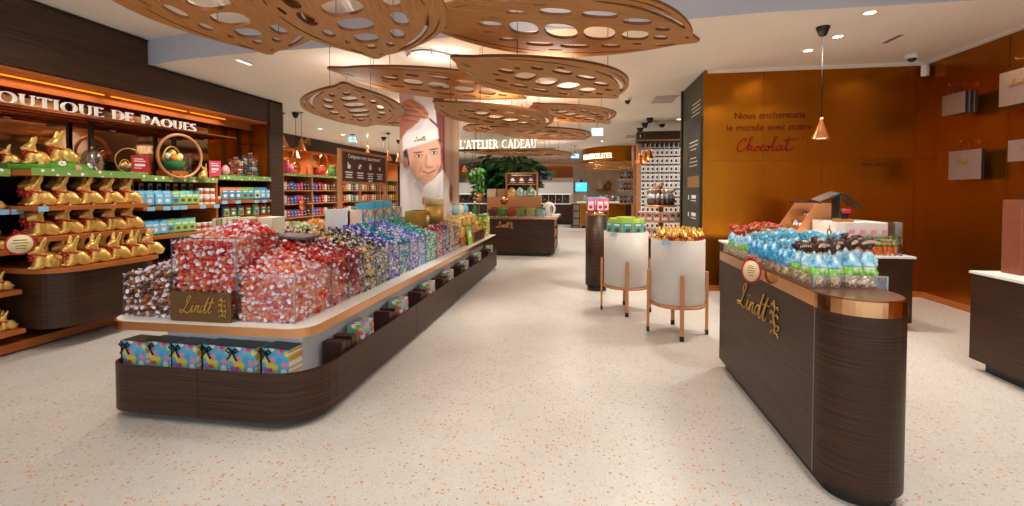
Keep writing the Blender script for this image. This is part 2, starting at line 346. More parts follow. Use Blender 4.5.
struct('ceiling_front', mb)['kind'] = 'structure'
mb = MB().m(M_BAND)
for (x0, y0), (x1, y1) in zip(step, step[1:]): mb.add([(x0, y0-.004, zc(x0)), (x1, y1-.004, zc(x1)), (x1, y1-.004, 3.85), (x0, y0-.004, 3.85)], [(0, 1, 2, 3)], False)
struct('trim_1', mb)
def seam(mb, mt, pts): mb.m(mt); [mb.box(*p) for p in pts]
# copper clad rear and right walls
mb = MB().m(M_COPW).box(1.83, 4.85, 7.2, 7.3, 0, 3.36)
M_SEAM = mat('copper_seam', '#7a3a0e', .4, .6)
seam(mb, M_SEAM, [(x, x+.006, 7.196, 7.2, 0, 3.25) for x in (2.62, 3.42, 4.62)]+[(1.83, 4.75, 7.196, 7.2, 1.95, 1.956)])
struct('wall_rear', mb)
mb = MB().m(M_COPW).box(4.75, 4.85, -1.6, 7.2, 0, 3.6)
seam(mb, M_SEAM, [(4.746, 4.75, y, y+.006, 0, 3.25) for y in (5.95, 4.9, 3.6, 2.3)])
struct('wall_right', mb)
mb = MB().m(M_CEIL).box(1.84, 4.73, 7.17, 7.198, 3.25, 3.34).box(4.70, 4.745, 4.95, 7.18, 3.26, 3.34); struct('trim_2', mb)
mb = MB().m(M_OAK).box(1.84, 4.73, 7.18, 7.198, 0, .08).box(4.73, 4.748, -1.5, 7.18, 0, .08); struct('baseboard_right', mb)
# deep green return of the copper block
mb = MB().m(M_GREENW).box(1.80, 1.83, 7.2, 8.7, 0, 3.3).box(1.83, 5.0, 8.6, 8.7, 0, 3.3); struct('wall_green', mb)
mb = MB().m(M_COPW).box(1.79, 1.825, 7.185, 7.2, 0, 3.3).m(M_BLACK).box(1.77, 1.80, 8.62, 8.7, 0, 3.3); struct('trim_3', mb)
# left: dark lining behind the shelving, end pilaster, fascia
mb = MB().m(M_DARK).box(-5.95, -5.85, -1.6, 7.0, 0, 3.4); struct('wall_left', mb)
mb = MB().m(M_WOODT).box(-5.85, -5.2, 6.98, 7.32, 0, zc(-5.2)).box(-8.4, -5.85, 7.2, 7.32, 0, 3.04); struct('trim_4', mb)
mb = MB().m(M_WOODT).box(-5.38, -5.22, -1.5, 4.83, 2.66, 3.325).box(-5.38, -5.22, 4.83, 6.98, 2.66, 3.03); struct('trim_5', mb)
mb = MB().m(M_BLACK).box(-5.225, -5.205, -1.5, 4.83, 3.30, 3.325).box(-5.225, -5.2, 4.84, 7.3, 3.005, 3.03); struct('trim_6', mb)
mb = MB().m(M_OAK).box(-5.84, -5.17, -1.5, 6.98, .02, .10).m(M_DARK).box(-5.84, -5.25, -1.5, 6.98, 0, .02); struct('baseboard_left', mb)
mb = MB().m(M_WOODT).box(-8.5, -8.38, 7.2, 25, 0, 3.1); struct('wall_left_back', mb)
M_FARW = mat('far_wall_paint', '#d8cdbf', .7, var=.03)
mb = MB().m(M_FARW).box(-8.5, 5.2, 24.6, 24.7, 0, 3.35); struct('wall_far', mb)
mb = MB().m(M_WOODT).box(4.4, 4.5, 8.7, 24.6, 0, 3.35); struct('wall_right_back', mb)
# shopfront behind the viewer: header and posts round the open glazing
mb = MB().m(M_WOODT).box(-5.9, 5.2, -1.62, -1.5, 3.1, 3.8)
for x in (-5.85, -2.2, 1.4, 5.1): mb.box(x-.05, x+.05, -1.62, -1.5, 0, 3.1)
struct('wall_front', mb)
# ================================================================ LIGHT
w = bpy.data.worlds.new('sky'); SC.world = w; w.use_nodes = True
w.node_tree.nodes['Background'].inputs[0].default_value = (.86, .93, 1, 1); w.node_tree.nodes['Background'].inputs[1].default_value = 1.0
M_FIT = mat('white_fitting', '#efece6', .4)
def area(x, y, z, power, size=.22, col=(1, .92, .81), spread=150, rot=(0, 0, 0)):  # serves the room's lamps and the added ones alike
    l = bpy.data.lights.new('room_or_added_lamp', 'AREA'); l.shape = 'DISK'; l.size = size; l.energy = power; l.color = col; l.spread = math.radians(spread)
    o = bpy.data.objects.new('room_or_added_lamp', l); COL.objects.link(o); o.location = (x, y, z); o.rotation_euler = rot; return o
def make_downlight():
    t = thing('ceiling_downlight', 'round recessed white ceiling spotlight', 'ceiling light')
    MB().m(M_FIT).lathe([(.05, 0), (.05, -.012), (.07, -.012), (.07, 0)], 20, cap=False).build('ring', t)
    MB().m(M_LAMP).lathe([(0, -.004), (.05, -.004)], 20, cap=False).build('lens', t); return t
DL = Pool(make_downlight())
vis = [((870, 12), 'small round ceiling spotlight nearest the viewer above the right counter'), ((838, 36), 'small round ceiling spotlight, middle of three above the right counter'), ((808, 50), 'small round ceiling spotlight nearest the copper wall, beside the single pendant'),
       ((679, 119), 'small recessed ceiling spotlight in front of the curved bar canopy'), ((602, 141), 'small recessed ceiling spotlight at far end near the bar sign'),
       ((184, 3), 'square bright ceiling spotlight near the shopfront above the left shelves'), ((320, 128.5), 'recessed ceiling spotlight above the back left shelving, nearest one'), ((343, 134.5), 'recessed ceiling spotlight above the back left shelving, second from the left')]
for (p, lb) in vis:
    z = 3.2
    for _ in range(12): q = onz(*p, z); z = (zn(q[0]) if p[0] == 184 else zc(q[0]))
    DL.put((q[0], q[1], z), 0, lb, 'recessed ceiling spotlights')
for x, y in ((-3.9, 3.2), (-2.4, 2.2), (-.6, 2.4), (1.2, 1.9), (2.9, 2.2), (-2.4, .4), (.8, .2)): area(x, y, zn(x)-.02, 16)
for x, y in ((-4.1, 5.6), (-2.9, 7.6), (-.6, 5.2), (-.4, 8.2), (.9, 6.3), (2.4, 5.4), (-4.2, 9), (-2.2, 10.6), (-.4, 11.6), (.9, 10), (-5.6, 11.5), (-6.3, 14), (-4.6, 15), (-1.8, 15), (.6, 14.5), (-6, 18), (-3, 19), (0, 18), (2.4, 18), (-1.5, 22), (1.8, 22), (3.2, 11)): area(x, y, zc(x)-.02, 30)
area(-2.6, 5.6, 3.06, 3.6, .12, (1, .92, .82), 70, (math.radians(48), 0, math.radians(-14)))     # lamp added to brighten the banner below the leaves
for x, y in ((3.3, 5.4), (3.4, 3.3)): area(x, y, 3.28, 16)
# wall washers on the copper
for x, y, tx in ((2.5, 6.75, 0), (3.9, 6.75, 0)): area(x, y, 3.28, 3, .3, (1, .82, .55), 90, (math.radians(25), 0, 0))
for y in (5.6, 4.2): area(4.4, y, 3.28, 3, .3, (1, .82, .55), 90, (0, math.radians(-25), 0))
# ================================================================ LEAF-SHAPED CEILING PANELS
def leaf_outline(n=40, up=.56, lo=.60):
    top = []; bot = []
    for i in range(n+1):
        u = i/n
        h = math.sin(PI*u**.92)**.72
        top.append((u, up*h*(1-.10*math.cos(PI*u)))); bot.append((u, -lo*h*(1-.10*math.cos(PI*u))))
    nubA = [(-.012, .05), (-.03, .03), (-.036, 0), (-.03, -.03), (-.012, -.05)]
    nubB = [(1.012, -.05), (1.03, -.03), (1.036, 0), (1.03, .03), (1.012, .05)]
    return [p for p in top[1:-1]]+nubB[::-1]+[p for p in bot[1:-1]][::-1]+nubA[::-1]
def blob(cx, cy, rx, ry, a, k=2.6, n=20):
    out = []
    for i in range(n):
        t = 2*PI*i/n; c, s = math.cos(t), math.sin(t); x = rx*math.copysign(abs(c)**(2/k), c); y = ry*math.copysign(abs(s)**(2/k), s)
        out.append((cx+x*math.cos(a)-y*math.sin(a), cy+x*math.sin(a)+y*math.cos(a)))
    return out
def slit(pts, w):
    P = cat_rom([(a, b, 0) for a, b in pts], 6); L = []; R = []
    for i, p in enumerate(P):
        d = (P[min(i+1, len(P)-1)]-P[max(i-1, 0)]).normalized(); q = w*math.sin(PI*(i+.35)/(len(P)-.3))**.6
        L.append((p.x-d.y*q/2, p.y+d.x*q/2)); R.append((p.x+d.y*q/2, p.y-d.x*q/2))
    return L+R[::-1]
def hu(u): return math.sin(PI*u**.92)**.72*(1-.10*math.cos(PI*u))
def fslit(us, f, sgn, w): return slit([(u, sgn*f*hu(u)*(.56 if sgn > 0 else .60)) for u in us], w)
random.seed(3)
HOLES = []
for (x, y, rx, ry) in ((.24, 0, .042, .055), (.36, .02, .052, .115), (.495, .02, .06, .135), (.635, 0, .06, .125), (.77, -.02, .052, .092), (.87, -.02, .028, .042), (.33, .25, .036, .035), (.46, .29, .055, .045), (.60, .28, .06, .045), (.735, .22, .04, .04),
                       (.30, -.22, .033, .036), (.42, -.28, .055, .055), (.565, -.30, .062, .055), (.71, -.25, .052, .05), (.83, -.17, .028, .03), (.245, .13, .018, .018), (.24, -.12, .016, .018), (.82, .13, .02, .02), (.54, .39, .03, .013), (.36, -.36, .022, .014)):
    HOLES.append(blob(x, y, rx, ry, random.uniform(-.38, -.12), 2.5))
for us, f, sg, w in (((.10, .2, .32, .44), .80, -1, .018), ((.50, .62, .74, .84, .90), .80, -1, .034), ((.12, .24, .36, .5), .80, 1, .018), ((.58, .70, .80, .88), .80, 1, .016), ((.04, .07, .10), .45, 1, .014), ((.90, .94, .965), .6, 1, .02), ((.28, .38, .48), .92, 1, .010), ((.55, .67, .79), .92, -1, .011), ((.955, .972), .5, -1, .014)):
    HOLES.append(fslit(us, f, sg, w))
def leaf_mesh(th=.024):
    cu = bpy.data.curves.new('leaf', 'CURVE'); cu.dimensions = '2D'; cu.fill_mode = 'BOTH'; cu.extrude = th/2
    for poly in [leaf_outline()]+HOLES:
        s = cu.splines.new('POLY'); s.points.add(len(poly)-1); s.use_cyclic_u = True
        for p, (x, y) in zip(s.points, poly): p.co = (x, y, 0, 1)
    o = bpy.data.objects.new('leaf', cu); COL.objects.link(o)
    me = bpy.data.meshes.new_from_object(o.evaluated_get(bpy.context.evaluated_depsgraph_get())); bpy.data.objects.remove(o)
    me.materials.clear(); me.materials.append(M_LEAF); me.materials.append(M_LEAFE); me.name = 'panel'
    for p in me.polygons: p.material_index = 0 if abs(p.normal.z) > .5 else 1
    return me
LEAFM = leaf_mesh()
def leaf(pa, pb, z, width, label, flip=1, tilt=0, pitch=0):
    """tip A and tip B as image columns/rows cast on height z; width in metres"""
    a = pa[1:] if pa[0] == "w" else onz(*pa, z); b = pb[1:] if pb[0] == "w" else onz(*pb, z); L = math.hypot(b[0]-a[0], b[1]-a[1])
    t = thing('leaf_panel', label, 'ceiling panel', (a[0], a[1], z), math.atan2(b[1]-a[1], b[0]-a[0]), 'leaf-shaped wooden ceiling panels')
    o = bpy.data.objects.new('panel', LEAFM); COL.objects.link(o); o.parent = t; s = width/1.08; o.scale = (L, s*flip, 1)
    o.rotation_euler = (tilt, pitch, 0)
    ca, sa = math.cos(t.rotation_euler.z), math.sin(t.rotation_euler.z); area(a[0]+.5*L*ca, a[1]+.5*L*sa, z+.05, 3.4, .5, (1, .93, .82), 170, (PI, 0, 0))     # lamp added to brighten the ceiling seen through the holes
    MB().m(M_FIT).box(.42*L, .58*L, -.02, .02, .014, .04).build('added_uplight', t)  # added bar to go with the added lamp
    for i, (u, v) in enumerate(((.2, .25), (.2, -.25), (.8, .25), (.8, -.25))):
        ca, sa = math.cos(t.rotation_euler.z), math.sin(t.rotation_euler.z); wx_, wy_ = a[0]+u*L*ca-v*s*.8*sa, a[1]+u*L*sa+v*s*.8*ca; zt = (zn(wx_) if wy_ < 4.45 else zc(wx_))-z-.004
        MB().m(M_BLACK).tube([(u*L, v*s*.8, 0), (u*L, v*s*.8, zt)], .003, 4).build('wire', t)
    return t
leaf(('w', -2.12, 1.75), ('w', -2.90, 3.86), 2.80, 1.25, 'large carved wooden leaf panel at top left, its rounded tip over the left aisle')
leaf(('w', -1.28, 1.85), ('w', -1.88, 3.95), 2.74, 1.22, 'large carved wooden leaf panel hanging point-down beside the top left one')
leaf((418, 17), (690, 40), 2.80, 1.34, 'biggest carved wooden leaf panel at the top middle of the view')
leaf((336, 69), ('w', -.85, 6.3), 2.80, 1.36, 'carved wooden leaf panel just above the chef banner, left tip pointing at the shelves')
leaf((459, 58), (613, 96.5), 2.60, 1.26, 'carved wooden leaf panel directly under the biggest one, blunt right end')
leaf((364, 125.5), (345, 85), 2.52, 1.12, 'carved wooden leaf panel left of the chef banner, over the candy island')
leaf((439, 102), (540, 127), 2.50, 1.22, 'carved wooden leaf panel right of the top of the chef banner')
leaf((537, 104), (600, 122), 2.75, 1.2, 'smaller carved wooden leaf panel nearest the blue exit sign')
leaf((495, 127), (583, 139), 2.54, 1.4, 'carved wooden leaf panel just above the atelier sign on its right')
leaf((470, 125), (512, 132), 2.70, 1.2, 'carved wooden leaf panel half hidden by the chef banner above the atelier sign')
leaf((462, 150), (571, 155), 2.40, 1.7, 'carved wooden leaf panel hanging behind and below the atelier sign')
leaf((535, 163), (571, 166), 2.42, 1.5, 'smallest most distant wooden leaf panel above the far dark counters')
leaf((370, 123), (424, 121), 2.80, 1.1, 'brightly lit wooden leaf panel peeping out behind the left edge of the chef banner')
# ================================================================ MAIN CANDY ISLAND
IX0, IX1, IY0, IY1 = -3.13, -1.64, 2.53, 8.72
isl = thing('candy_island', 'long low dark wood candy island with white top and copper rim', 'display island', (-2.39, 5.6, 0))
def ring_wall(mb, poly_out, poly_in, z0, z1):
    n = len(poly_out); vs = [(x, y, z0) for x, y in poly_out]+[(x, y, z1) for x, y in poly_out]+[(x, y, z0) for x, y in poly_in]+[(x, y, z1) for x, y in poly_in]; fs = []
    for i in range(n): j = (i+1) % n; fs += [(i, j, n+j, n+i), (2*n+j, 2*n+i, 3*n+i, 3*n+j), (n+i, n+j, 3*n+j, 3*n+i), (j, i, 2*n+i, 2*n+j)]
    mb.add(vs, fs, False)
out, inn = rrect(IX0, IX1, IY0, IY1, (.03, .03, .16, .30)), rrect(IX0+.02, IX1-.02, IY0+.02, IY1-.02, (.02, .02, .14, .28))
mb = MB().m(M_WOOD); ring_wall(mb, out, inn, .055, .36); mb.prism(inn, .09, .12); mb.build('trough', isl, True)
mb = MB().m(M_BLACK).prism(rrect(IX0+.14, IX1-.14, IY0+.14, IY1-.14, .12), 0, .055); mb.build('kick_base', isl, True)
M_GROOVE = mat('groove_dark', '#120b08', .7)  # near-black colour of the panel joints
mb = MB().m(M_GROOVE)
mb.box(-2.42, -2.414, IY0-.001, IY0+.01, .055, .36)
for y in (2.84, 4.35, 5.85, 7.35): mb.box(IX1-.01, IX1+.001, y, y+.006, .055, .36)
mb.build('panel_joint', isl, True)
mb = MB().m(M_PLINTH).prism(rrect(IX0+.22, IX1-.22, IY0+.25, IY1-.25, .04), .12, .60); mb.build('plinth', isl, True)
top = rrect(IX0, IX1-.01, IY0-.0, IY1+.02, (.02, .02, .16, .16)); topi = rrect(IX0+.012, IX1-.022, IY0+.012, IY1+.008, (.02, .02, .15, .15))
MB().m(M_WHITE).prism(topi, .60, .652).build('countertop', isl, True)
mb = MB().m(M_COPP); ring_wall(mb, top, topi, .595, .648); mb.build('copper_rim', isl, True)
# nameplate on the front
pl = thing('nameplate', 'bronze plate with raised script lettering below the red front bin', 'sign', (-2.44, 2.60, .653))
X0, X1 = -2.66, -2.22
mb = MB().m(mat('bronze_plate', '#6e4f2a', .4, .5)).box(X0, X1, 2.585, 2.60, .653, .845, .004); mb.build('plate', pl, True)
mb = MB().m(M_GOLDL); script(mb, SCRIPT, .105, .0045, facing((X0+.085, 2.583, .715), (1, 0, 0), (0, 0, 1)), .12); script(mb, CREST, .105, .0035, facing((X0+.105, 2.583, .715), (1, 0, 0), (0, 0, 1))); mb.build('lettering', pl, True)
# ---------------------------------------------------------------- truffles
def truffle_geo(seed, n=8, k=5, r=.0195):
    rnd = random.Random(seed); mb = MB(); mb.mats = [0, 1]; mb.cur = 0; mb.ball((0, 0, 0), (r, r*.95, r*.95), n, k); mb.cur = 1
    for sgn in (-1, 1):
        pts = [(sgn*r*.8, 0, 0)]; m = 6
        for i in range(m): a = 2*PI*i/m; q = r*(.74+rnd.uniform(-.2, .25)); pts.append((sgn*(r*1.58+rnd.uniform(-.002, .003)), q*math.cos(a), q*math.sin(a)))
        mb.add(pts, [(0, 1+i, 1+(i+1) % m) for i in range(m)], False)
    return mb
TG = [truffle_geo(i) for i in range(3)]; TGL = [truffle_geo(i, 6, 4) for i in range(3)]
M_WRAP = mat('clear_white_wrapper', '#f0e6ec', .25)
def foil(name, c): return mat('foil_'+name, c, .3, .05, var=.1, scale=150)
def rot_rand(rnd): return Matrix.Rotation(rnd.uniform(0, 6.28), 3, 'Z') @ Matrix.Rotation(rnd.uniform(-1.3, 1.3), 3, 'Y') @ Matrix.Rotation(rnd.uniform(0, 6.28), 3, 'X')
def bin_points(x0, x1, y0, y1, z0, zt, heap, rnd, faces, s=.034, depth=0):
    """truffle centres against the glass of the given faces and over the heaped top"""
    out = []; e = .024+depth
    hz = lambda x, y: zt-.03-depth*.9+heap(x, y)
    def wall(fx, n, horiz):
        z = z0+.02+depth; row = 0
        while True:
            any_ = False
            for i in range(n+1):
                t = (i+.5*(row % 2))/n
                if t > 1.001: continue
                x, y = fx(t)
                if z < hz(x, y)-.012: out.append((x+rnd.uniform(-.005, .005), y+rnd.uniform(-.005, .005), z+rnd.uniform(-.006, .006))); any_ = True
            row += 1; z += s*.88
            if not any_: break
    if 'f' in faces: wall(lambda t: (x0+e+(x1-x0-2*e)*t, y0+e), max(1, round((x1-x0-2*e)/s)), 1)
    if 'r' in faces: wall(lambda t: (x1-e, y0+e+(y1-y0-2*e)*t), max(1, round((y1-y0-2*e)/s)), 1)
    if 'l' in faces: wall(lambda t: (x0+e, y0+e+(y1-y0-2*e)*t), max(1, round((y1-y0-2*e)/s)), 1)
    nx, ny = max(1, round((x1-x0-2*e)/s)), max(1, round((y1-y0-2*e)/(s*.9)))
    for j in range(ny+1):
        for i in range(nx+1):
            x = x0+e+(x1-x0-2*e)*min(1, (i+.5*(j % 2))/nx); y = y0+e+(y1-y0-2*e)*j/ny
            out.append((x+rnd.uniform(-.008, .008), y+rnd.uniform(-.008, .008), hz(x, y)+rnd.uniform(-.007, .009)))
    return out
def truffle_stuff(name, pts, mats, label, cat, rnd, loc, geo=None, size=1):
    geo = geo or TGL; V = []; Fc = []; MI = []; SM = []
    for p in pts:
        g = rnd.choice(geo); R = rot_rand(rnd); o = len(V); ci = rnd.randrange(len(mats)-1); ends = ci if rnd.random() < .55 else len(mats)-1
        V += [tuple(R @ Vector(v)*size+Vector(p)-Vector(loc)) for v in g.v]; Fc += [tuple(i+o for i in f) for f in g.f]; MI += [ci if m == 0 else ends for m in g.mi]; SM += g.sm
    mb = MB(); mb.v, mb.f, mb.mi, mb.sm, mb.mats = V, Fc, MI, SM, mats
    o = mb.build(name); o.location = loc; o['kind'] = 'stuff'; return tag(o, label, cat)
def truffle_pool(name, fmats, label, group):
    os_ = []
    for i, fm in enumerate(fmats):
        g = TG[i % 3]; mb = MB(); mb.v, mb.f, mb.mi, mb.sm, mb.mats = list(g.v), list(g.f), list(g.mi), list(g.sm), [fm, M_WRAP]
        o = mb.build(name); tag(o, label, 'truffle', group); os_.append([o, 0])
    return os_
def truffle_put(pool, pts, rnd):
    for p in pts:
        q = rnd.choice(pool); o = q[0] if q[1] == 0 else q[0].copy()
        if q[1]: COL.objects.link(o)
        q[1] = 1; o.location = p; o.rotation_euler = rot_rand(rnd).to_euler()
def acrylic(name, x0, x1, y0, y1, z0, z1, label, t=.005, faces='lrfb', slope=0):
    th = thing(name, label, 'candy bin', ((x0+x1)/2, (y0+y1)/2, z0), 0, 'clear acrylic candy bins')
    mb = MB().m(M_GLASS)
    if 'f' in faces: mb.box(x0, x1, y0, y0+t, z0, z1)
    if 'b' in faces: mb.box(x0, x1, y1-t, y1, z0, z1)
    if 'l' in faces: mb.box(x0, x0+t, y0+t, y1-t, z0, z1)
    if 'r' in faces: mb.box(x1-t, x1, y0+t, y1-t, z0, z1)
    mb.build('walls', th, True)
    mb = MB().m(M_GLASSE); e = .004
    for (x, y) in ((x0, y0), (x1, y0), (x0, y1), (x1, y1)): mb.box(x-e, x+e, y-e, y+e, z0, z1+.001)
    for y in (y0, y1): mb.box(x0, x1, y-e, y+e, z1-.002, z1+.004)
    for x in (x0, x1): mb.box(x-e, x+e, y0, y1, z1-.002, z1+.004)
    mb.build('polished_edges', th, True); return th
ZC = .655; rnd = random.Random(11)
H = lambda cx, cy, r, h: (lambda x, y: h*math.exp(-((x-cx)**2+(y-cy)**2)/(r*r)))
# three large front bins
FY0, FY1 = 2.63, 3.05
R1, R2, R3 = foil('red', '#cc2a2e'), foil('scarlet', '#e04a38'), foil('orange', '#e87a40')
HZ = [foil('hazelnut', '#7c4a2a'), foil('caramel', '#b06a36'), foil('cocoa', '#5a3324')]
acrylic('candy_bin', -3.07, -2.70, FY0, FY1, ZC, .93, 'left front acrylic bin of brown and white truffles')
acrylic('candy_bin', -2.69, -2.215, FY0, FY1, ZC, 1.19, 'tall middle front acrylic bin of red truffles above the nameplate')
acrylic('candy_bin', -2.205, -1.80, FY0, FY1, ZC, .965, 'right front acrylic bin of red and orange truffles at the corner')
hA, hB, hC = H(-2.78, 3.0, .25, .10), H(-2.42, 2.95, .24, .13), H(-2.25, 3.05, .30, .15)
for (nm, x0, x1, zt, h, fm, ex, lb, gr, fc) in (
  ('hazelnut_truffle', -3.07, -2.70, .95, hA, HZ, [], 'brown and silver-white wrapped truffle in the left front bin', 'hazelnut truffles in the left front bin', 'fl'),
  ('red_truffle', -2.69, -2.215, 1.16, hB, [R1, R2, R3], [], 'red wrapped truffle in the tall middle front bin', 'red truffles in the middle front bin', 'fr'),
  ('orange_red_truffle', -2.205, -1.80, .96, hC, [R1, R3, R2, R3], [], 'orange-red wrapped truffle in the right front bin', 'orange-red truffles in the right front bin', 'fr')):
    pts = bin_points(x0, x1, FY0, FY1, ZC, zt, h, rnd, fc)
    if nm == 'red_truffle': pts = [p for p in pts if p[2] > .83 or p[1] > FY0+.06]
    pts.sort(key=lambda p: p[1]-.6*p[2]); near, rest = pts[:300], pts[300:]
    truffle_put(truffle_pool(nm, fm, lb, gr), near, rnd)
    deep = bin_points(x0, x1, FY0, FY1, ZC, zt, h, rnd, fc, .038, .026)
    truffle_stuff(nm+'_heap', deep+rest, fm+[M_WRAP], 'deeper heap of '+lb.replace('truffle', 'truffles'), 'truffles', rnd, ((x0+x1)/2, FY1-.2, ZC))
# bins along the right-hand side, one colour each
SX0, SX1 = -2.33, -1.80
ys = [3.06, 3.31, 3.55, 3.79, 4.06, 4.31, 4.58, 4.83, 5.08, 5.50, 5.75, 6.05, 6.3, 6.6]
side = [('orange and red', ['#d8492a', '#c22a24']), ('dark red and white', ['#8e1f26', '#a83238']), ('gold and black', ['#d8a83a', '#2a2422']), ('black and silver', ['#2c2a2e', '#6d6a70']), ('violet blue', ['#33379f', '#5a55c8']), ('deep teal', ['#107a96', '#2a9fb8']),
        ('lilac silver', ['#6a62b8', '#a09ad8']), ('pale blue', ['#4a84d0', '#78aae8']), ('sea green', ['#1fa488', '#4cc4a4']), ('coral pink', ['#e05a68', '#d03048']), ('navy grey', ['#4a5478', '#6a7090']), ('honey gold', ['#d8a840', '#b88a38']), ('light copper', ['#c08a58', '#d8a878'])]
for i, (cn, cc) in enumerate(side):
    y0, y1 = ys[i]+.004, ys[i+1]-.004; zt = .985
    if i >= 9: SX0 = -1.99
    acrylic('candy_bin', SX0, SX1, y0, y1, ZC, zt, f'aisle-side acrylic bin holding {cn} truffles')
    h = H(SX0-.05, (y0+y1)/2, .40, .20 if i < 9 else .08)
    pts = bin_points(SX0, SX1, y0, y1, ZC, zt-.005, h, rnd, 'r' if i else 'fr', .036)
    truffle_stuff('truffle_heap', pts, [foil('s%d_%d' % (i, k), c) for k, c in enumerate(cc)]+[M_WRAP], f'heap of {cn} wrapped truffles in its aisle-side bin', 'truffles', rnd, ((SX0+SX1)/2, (y0+y1)/2, ZC))
# bins along the far left side
ys2 = [3.40, 3.6, 4.0, 4.45, 4.95, 5.5, 6.1]
left = [('red and cream', ['#b02a30', '#d8c8b0']), ('white and green', ['#d8d8b8', '#a8b460']), ('amber yellow', ['#f0a020', '#f4c040']), ('turquoise', ['#1c92b8', '#3cb4d4']), ('royal blue', ['#3848a8', '#5060c0']), ('mint', ['#58b0a8', '#80c8c0'])]
for i, (cn, cc) in enumerate(left):
    y0, y1 = ys2[i]+.004, ys2[i+1]-.004
    acrylic('candy_bin', -3.05, -2.45, y0, y1, ZC, .985, f'shelf-side acrylic bin holding {cn} truffles')
    pts = bin_points(-3.05, -2.45, y0, y1, ZC, .98, H(-2.62, (y0+y1)/2, .45, .24), rnd, '', .038)
    truffle_stuff('truffle_heap', pts, [foil('l%d_%d' % (i, k), c) for k, c in enumerate(cc)]+[M_WRAP], f'heap of {cn} wrapped truffles on the shelf side of the island', 'truffles', rnd, (-2.75, (y0+y1)/2, ZC))
# centre spine between the two rows, and what stands on it
t = thing('centre_spine', 'dark raised spine running between the candy bins', 'display stand', (-2.39, 5.8, ZC))
MB().m(M_BLACK).box(-2.44, -2.34, 3.07, 5.75, ZC, 1.0).box(-2.44, -2.0, 5.75, 6.85, ZC, 1.0).build('body', t, True)
MB().m(M_OAK).box(-2.46, -2.32, 4.35, 5.7, 1.0, 1.10).build('ledge', t, True)
# flat dark cover between red bins, paper bags behind
tag(MB().m(mat('taupe_lid', '#5c5350', .5)).at(-2.20, 3.24, 1.14, .1, 0, .06).box(-.14, .14, -.13, .13, 0, .02, .004).build('bin_lid'), 'flat taupe lid lying on red truffles behind the front bins', 'lid')
M_KRAFT = mat('cream_paper', '#cbbf9c', .6, var=.05)
t = thing('bag_holder', 'dark holder under the cream paper bags behind the red truffles', 'holder', (-2.6, 3.24, ZC)); MB().m(M_BLACK).box(-2.88, -2.34, 3.12, 3.36, ZC, 1.06).build('box', t, True); MB().m(M_BLACK).box(-2.89, -2.33, 3.355, 3.365, ZC, 1.12).build('back_stop', t, True)
for i in range(9):
    last = i == 8; a = thing('paper_bag', f'cream flat paper bag, {ORD[i]} from the left in the upright stack behind the red truffles', 'paper bag', ((-2.40 if last else -2.84+.045*i), 3.23, 1.06), .12, 'flat cream paper bags')
    w = .055 if last else .015; h = .235 if last else .22+.006*(i % 3)
    MB().m([M_KRAFT, mat('olive_paper', '#a89c6c', .6), mat('pale_paper', '#e4dcc0', .6)][i % 3]).box(-w, w, -.09, .09, 0, h).build('sleeve', a)
    MB().m(M_WHITEP).box(-w+.004, w-.004, -.085, .085, h, h+.003).build('open_edge', a)
# framed instruction board
SB = -2.40; b0, b1 = yat(340, SB), yat(385.5, SB)
t = thing('instruction_board', 'copper framed brown board with white instructions standing over the candies', 'sign', (SB, (b0+b1)/2, 1.0))
for y in (b0, b1): MB().m(M_COPS).box(SB-.018, SB+.018, y-.018, y+.018, 1.0, 1.93).build('post', t, True)
MB().m(M_COPS).box(SB-.018, SB+.018, b0, b1, 1.905, 1.93).box(SB-.018, SB+.018, b0, b1, 1.575, 1.60).build('rail', t, True)
MB().m(mat('board_brown', '#4a2419', .5)).box(SB-.008, SB+.008, b0+.018, b1-.018, 1.60, 1.905).build('panel', t, True)
mb = MB(); W = b1-b0
put_text(mb, 'Composez votre assortiment !', .062, .001, M_WHITEP, facing((SB+.0095, (b0+b1)/2, 1.845), (0, 1, 0), (0, 0, 1)), 'CENTER')
mb.m(M_WHITEP)
for k in range(4):
    y = b0+W*(.16+.225*k)
    for j, wd in enumerate((.15, .12, .14)): mb.box(SB+.008, SB+.0095, y-wd/2, y+wd/2, 1.69-.026*j, 1.702-.026*j)
    if k == 0: mb.box(SB+.008, SB+.0095, y-.03, y+.03, 1.735, 1.775).box(SB+.008, SB+.0095, y-.03, y-.01, 1.775, 1.80)
    elif k == 1: mb.box(SB+.008, SB+.0095, y-.045, y+.0, 1.74, 1.77).box(SB+.008, SB+.0095, y-.02, y+.03, 1.765, 1.79)
    elif k == 2: mb.X = facing((SB+.008, y, 1.765), (0, 1, 0), (0, 0, 1)); mb.cyl(.03, 0, .0015, 16); mb.X = Matrix(); mb.box(SB+.008, SB+.0095, y-.012, y+.012, 1.79, 1.81)
    else: mb.X = facing((SB+.008, y, 1.762), (0, 1, 0), (0, 0, 1)); mb.cyl(.022, 0, .0015, 16); mb.X = Matrix()
for d in (-.025, .025): mb.X = facing((SB+.008, b0+W*.61+d, 1.612), (0, 1, 0), (0, 0, 1)); mb.cyl(.02, 0, .0015, 14); mb.X = Matrix()
mb.build('print', t, True)
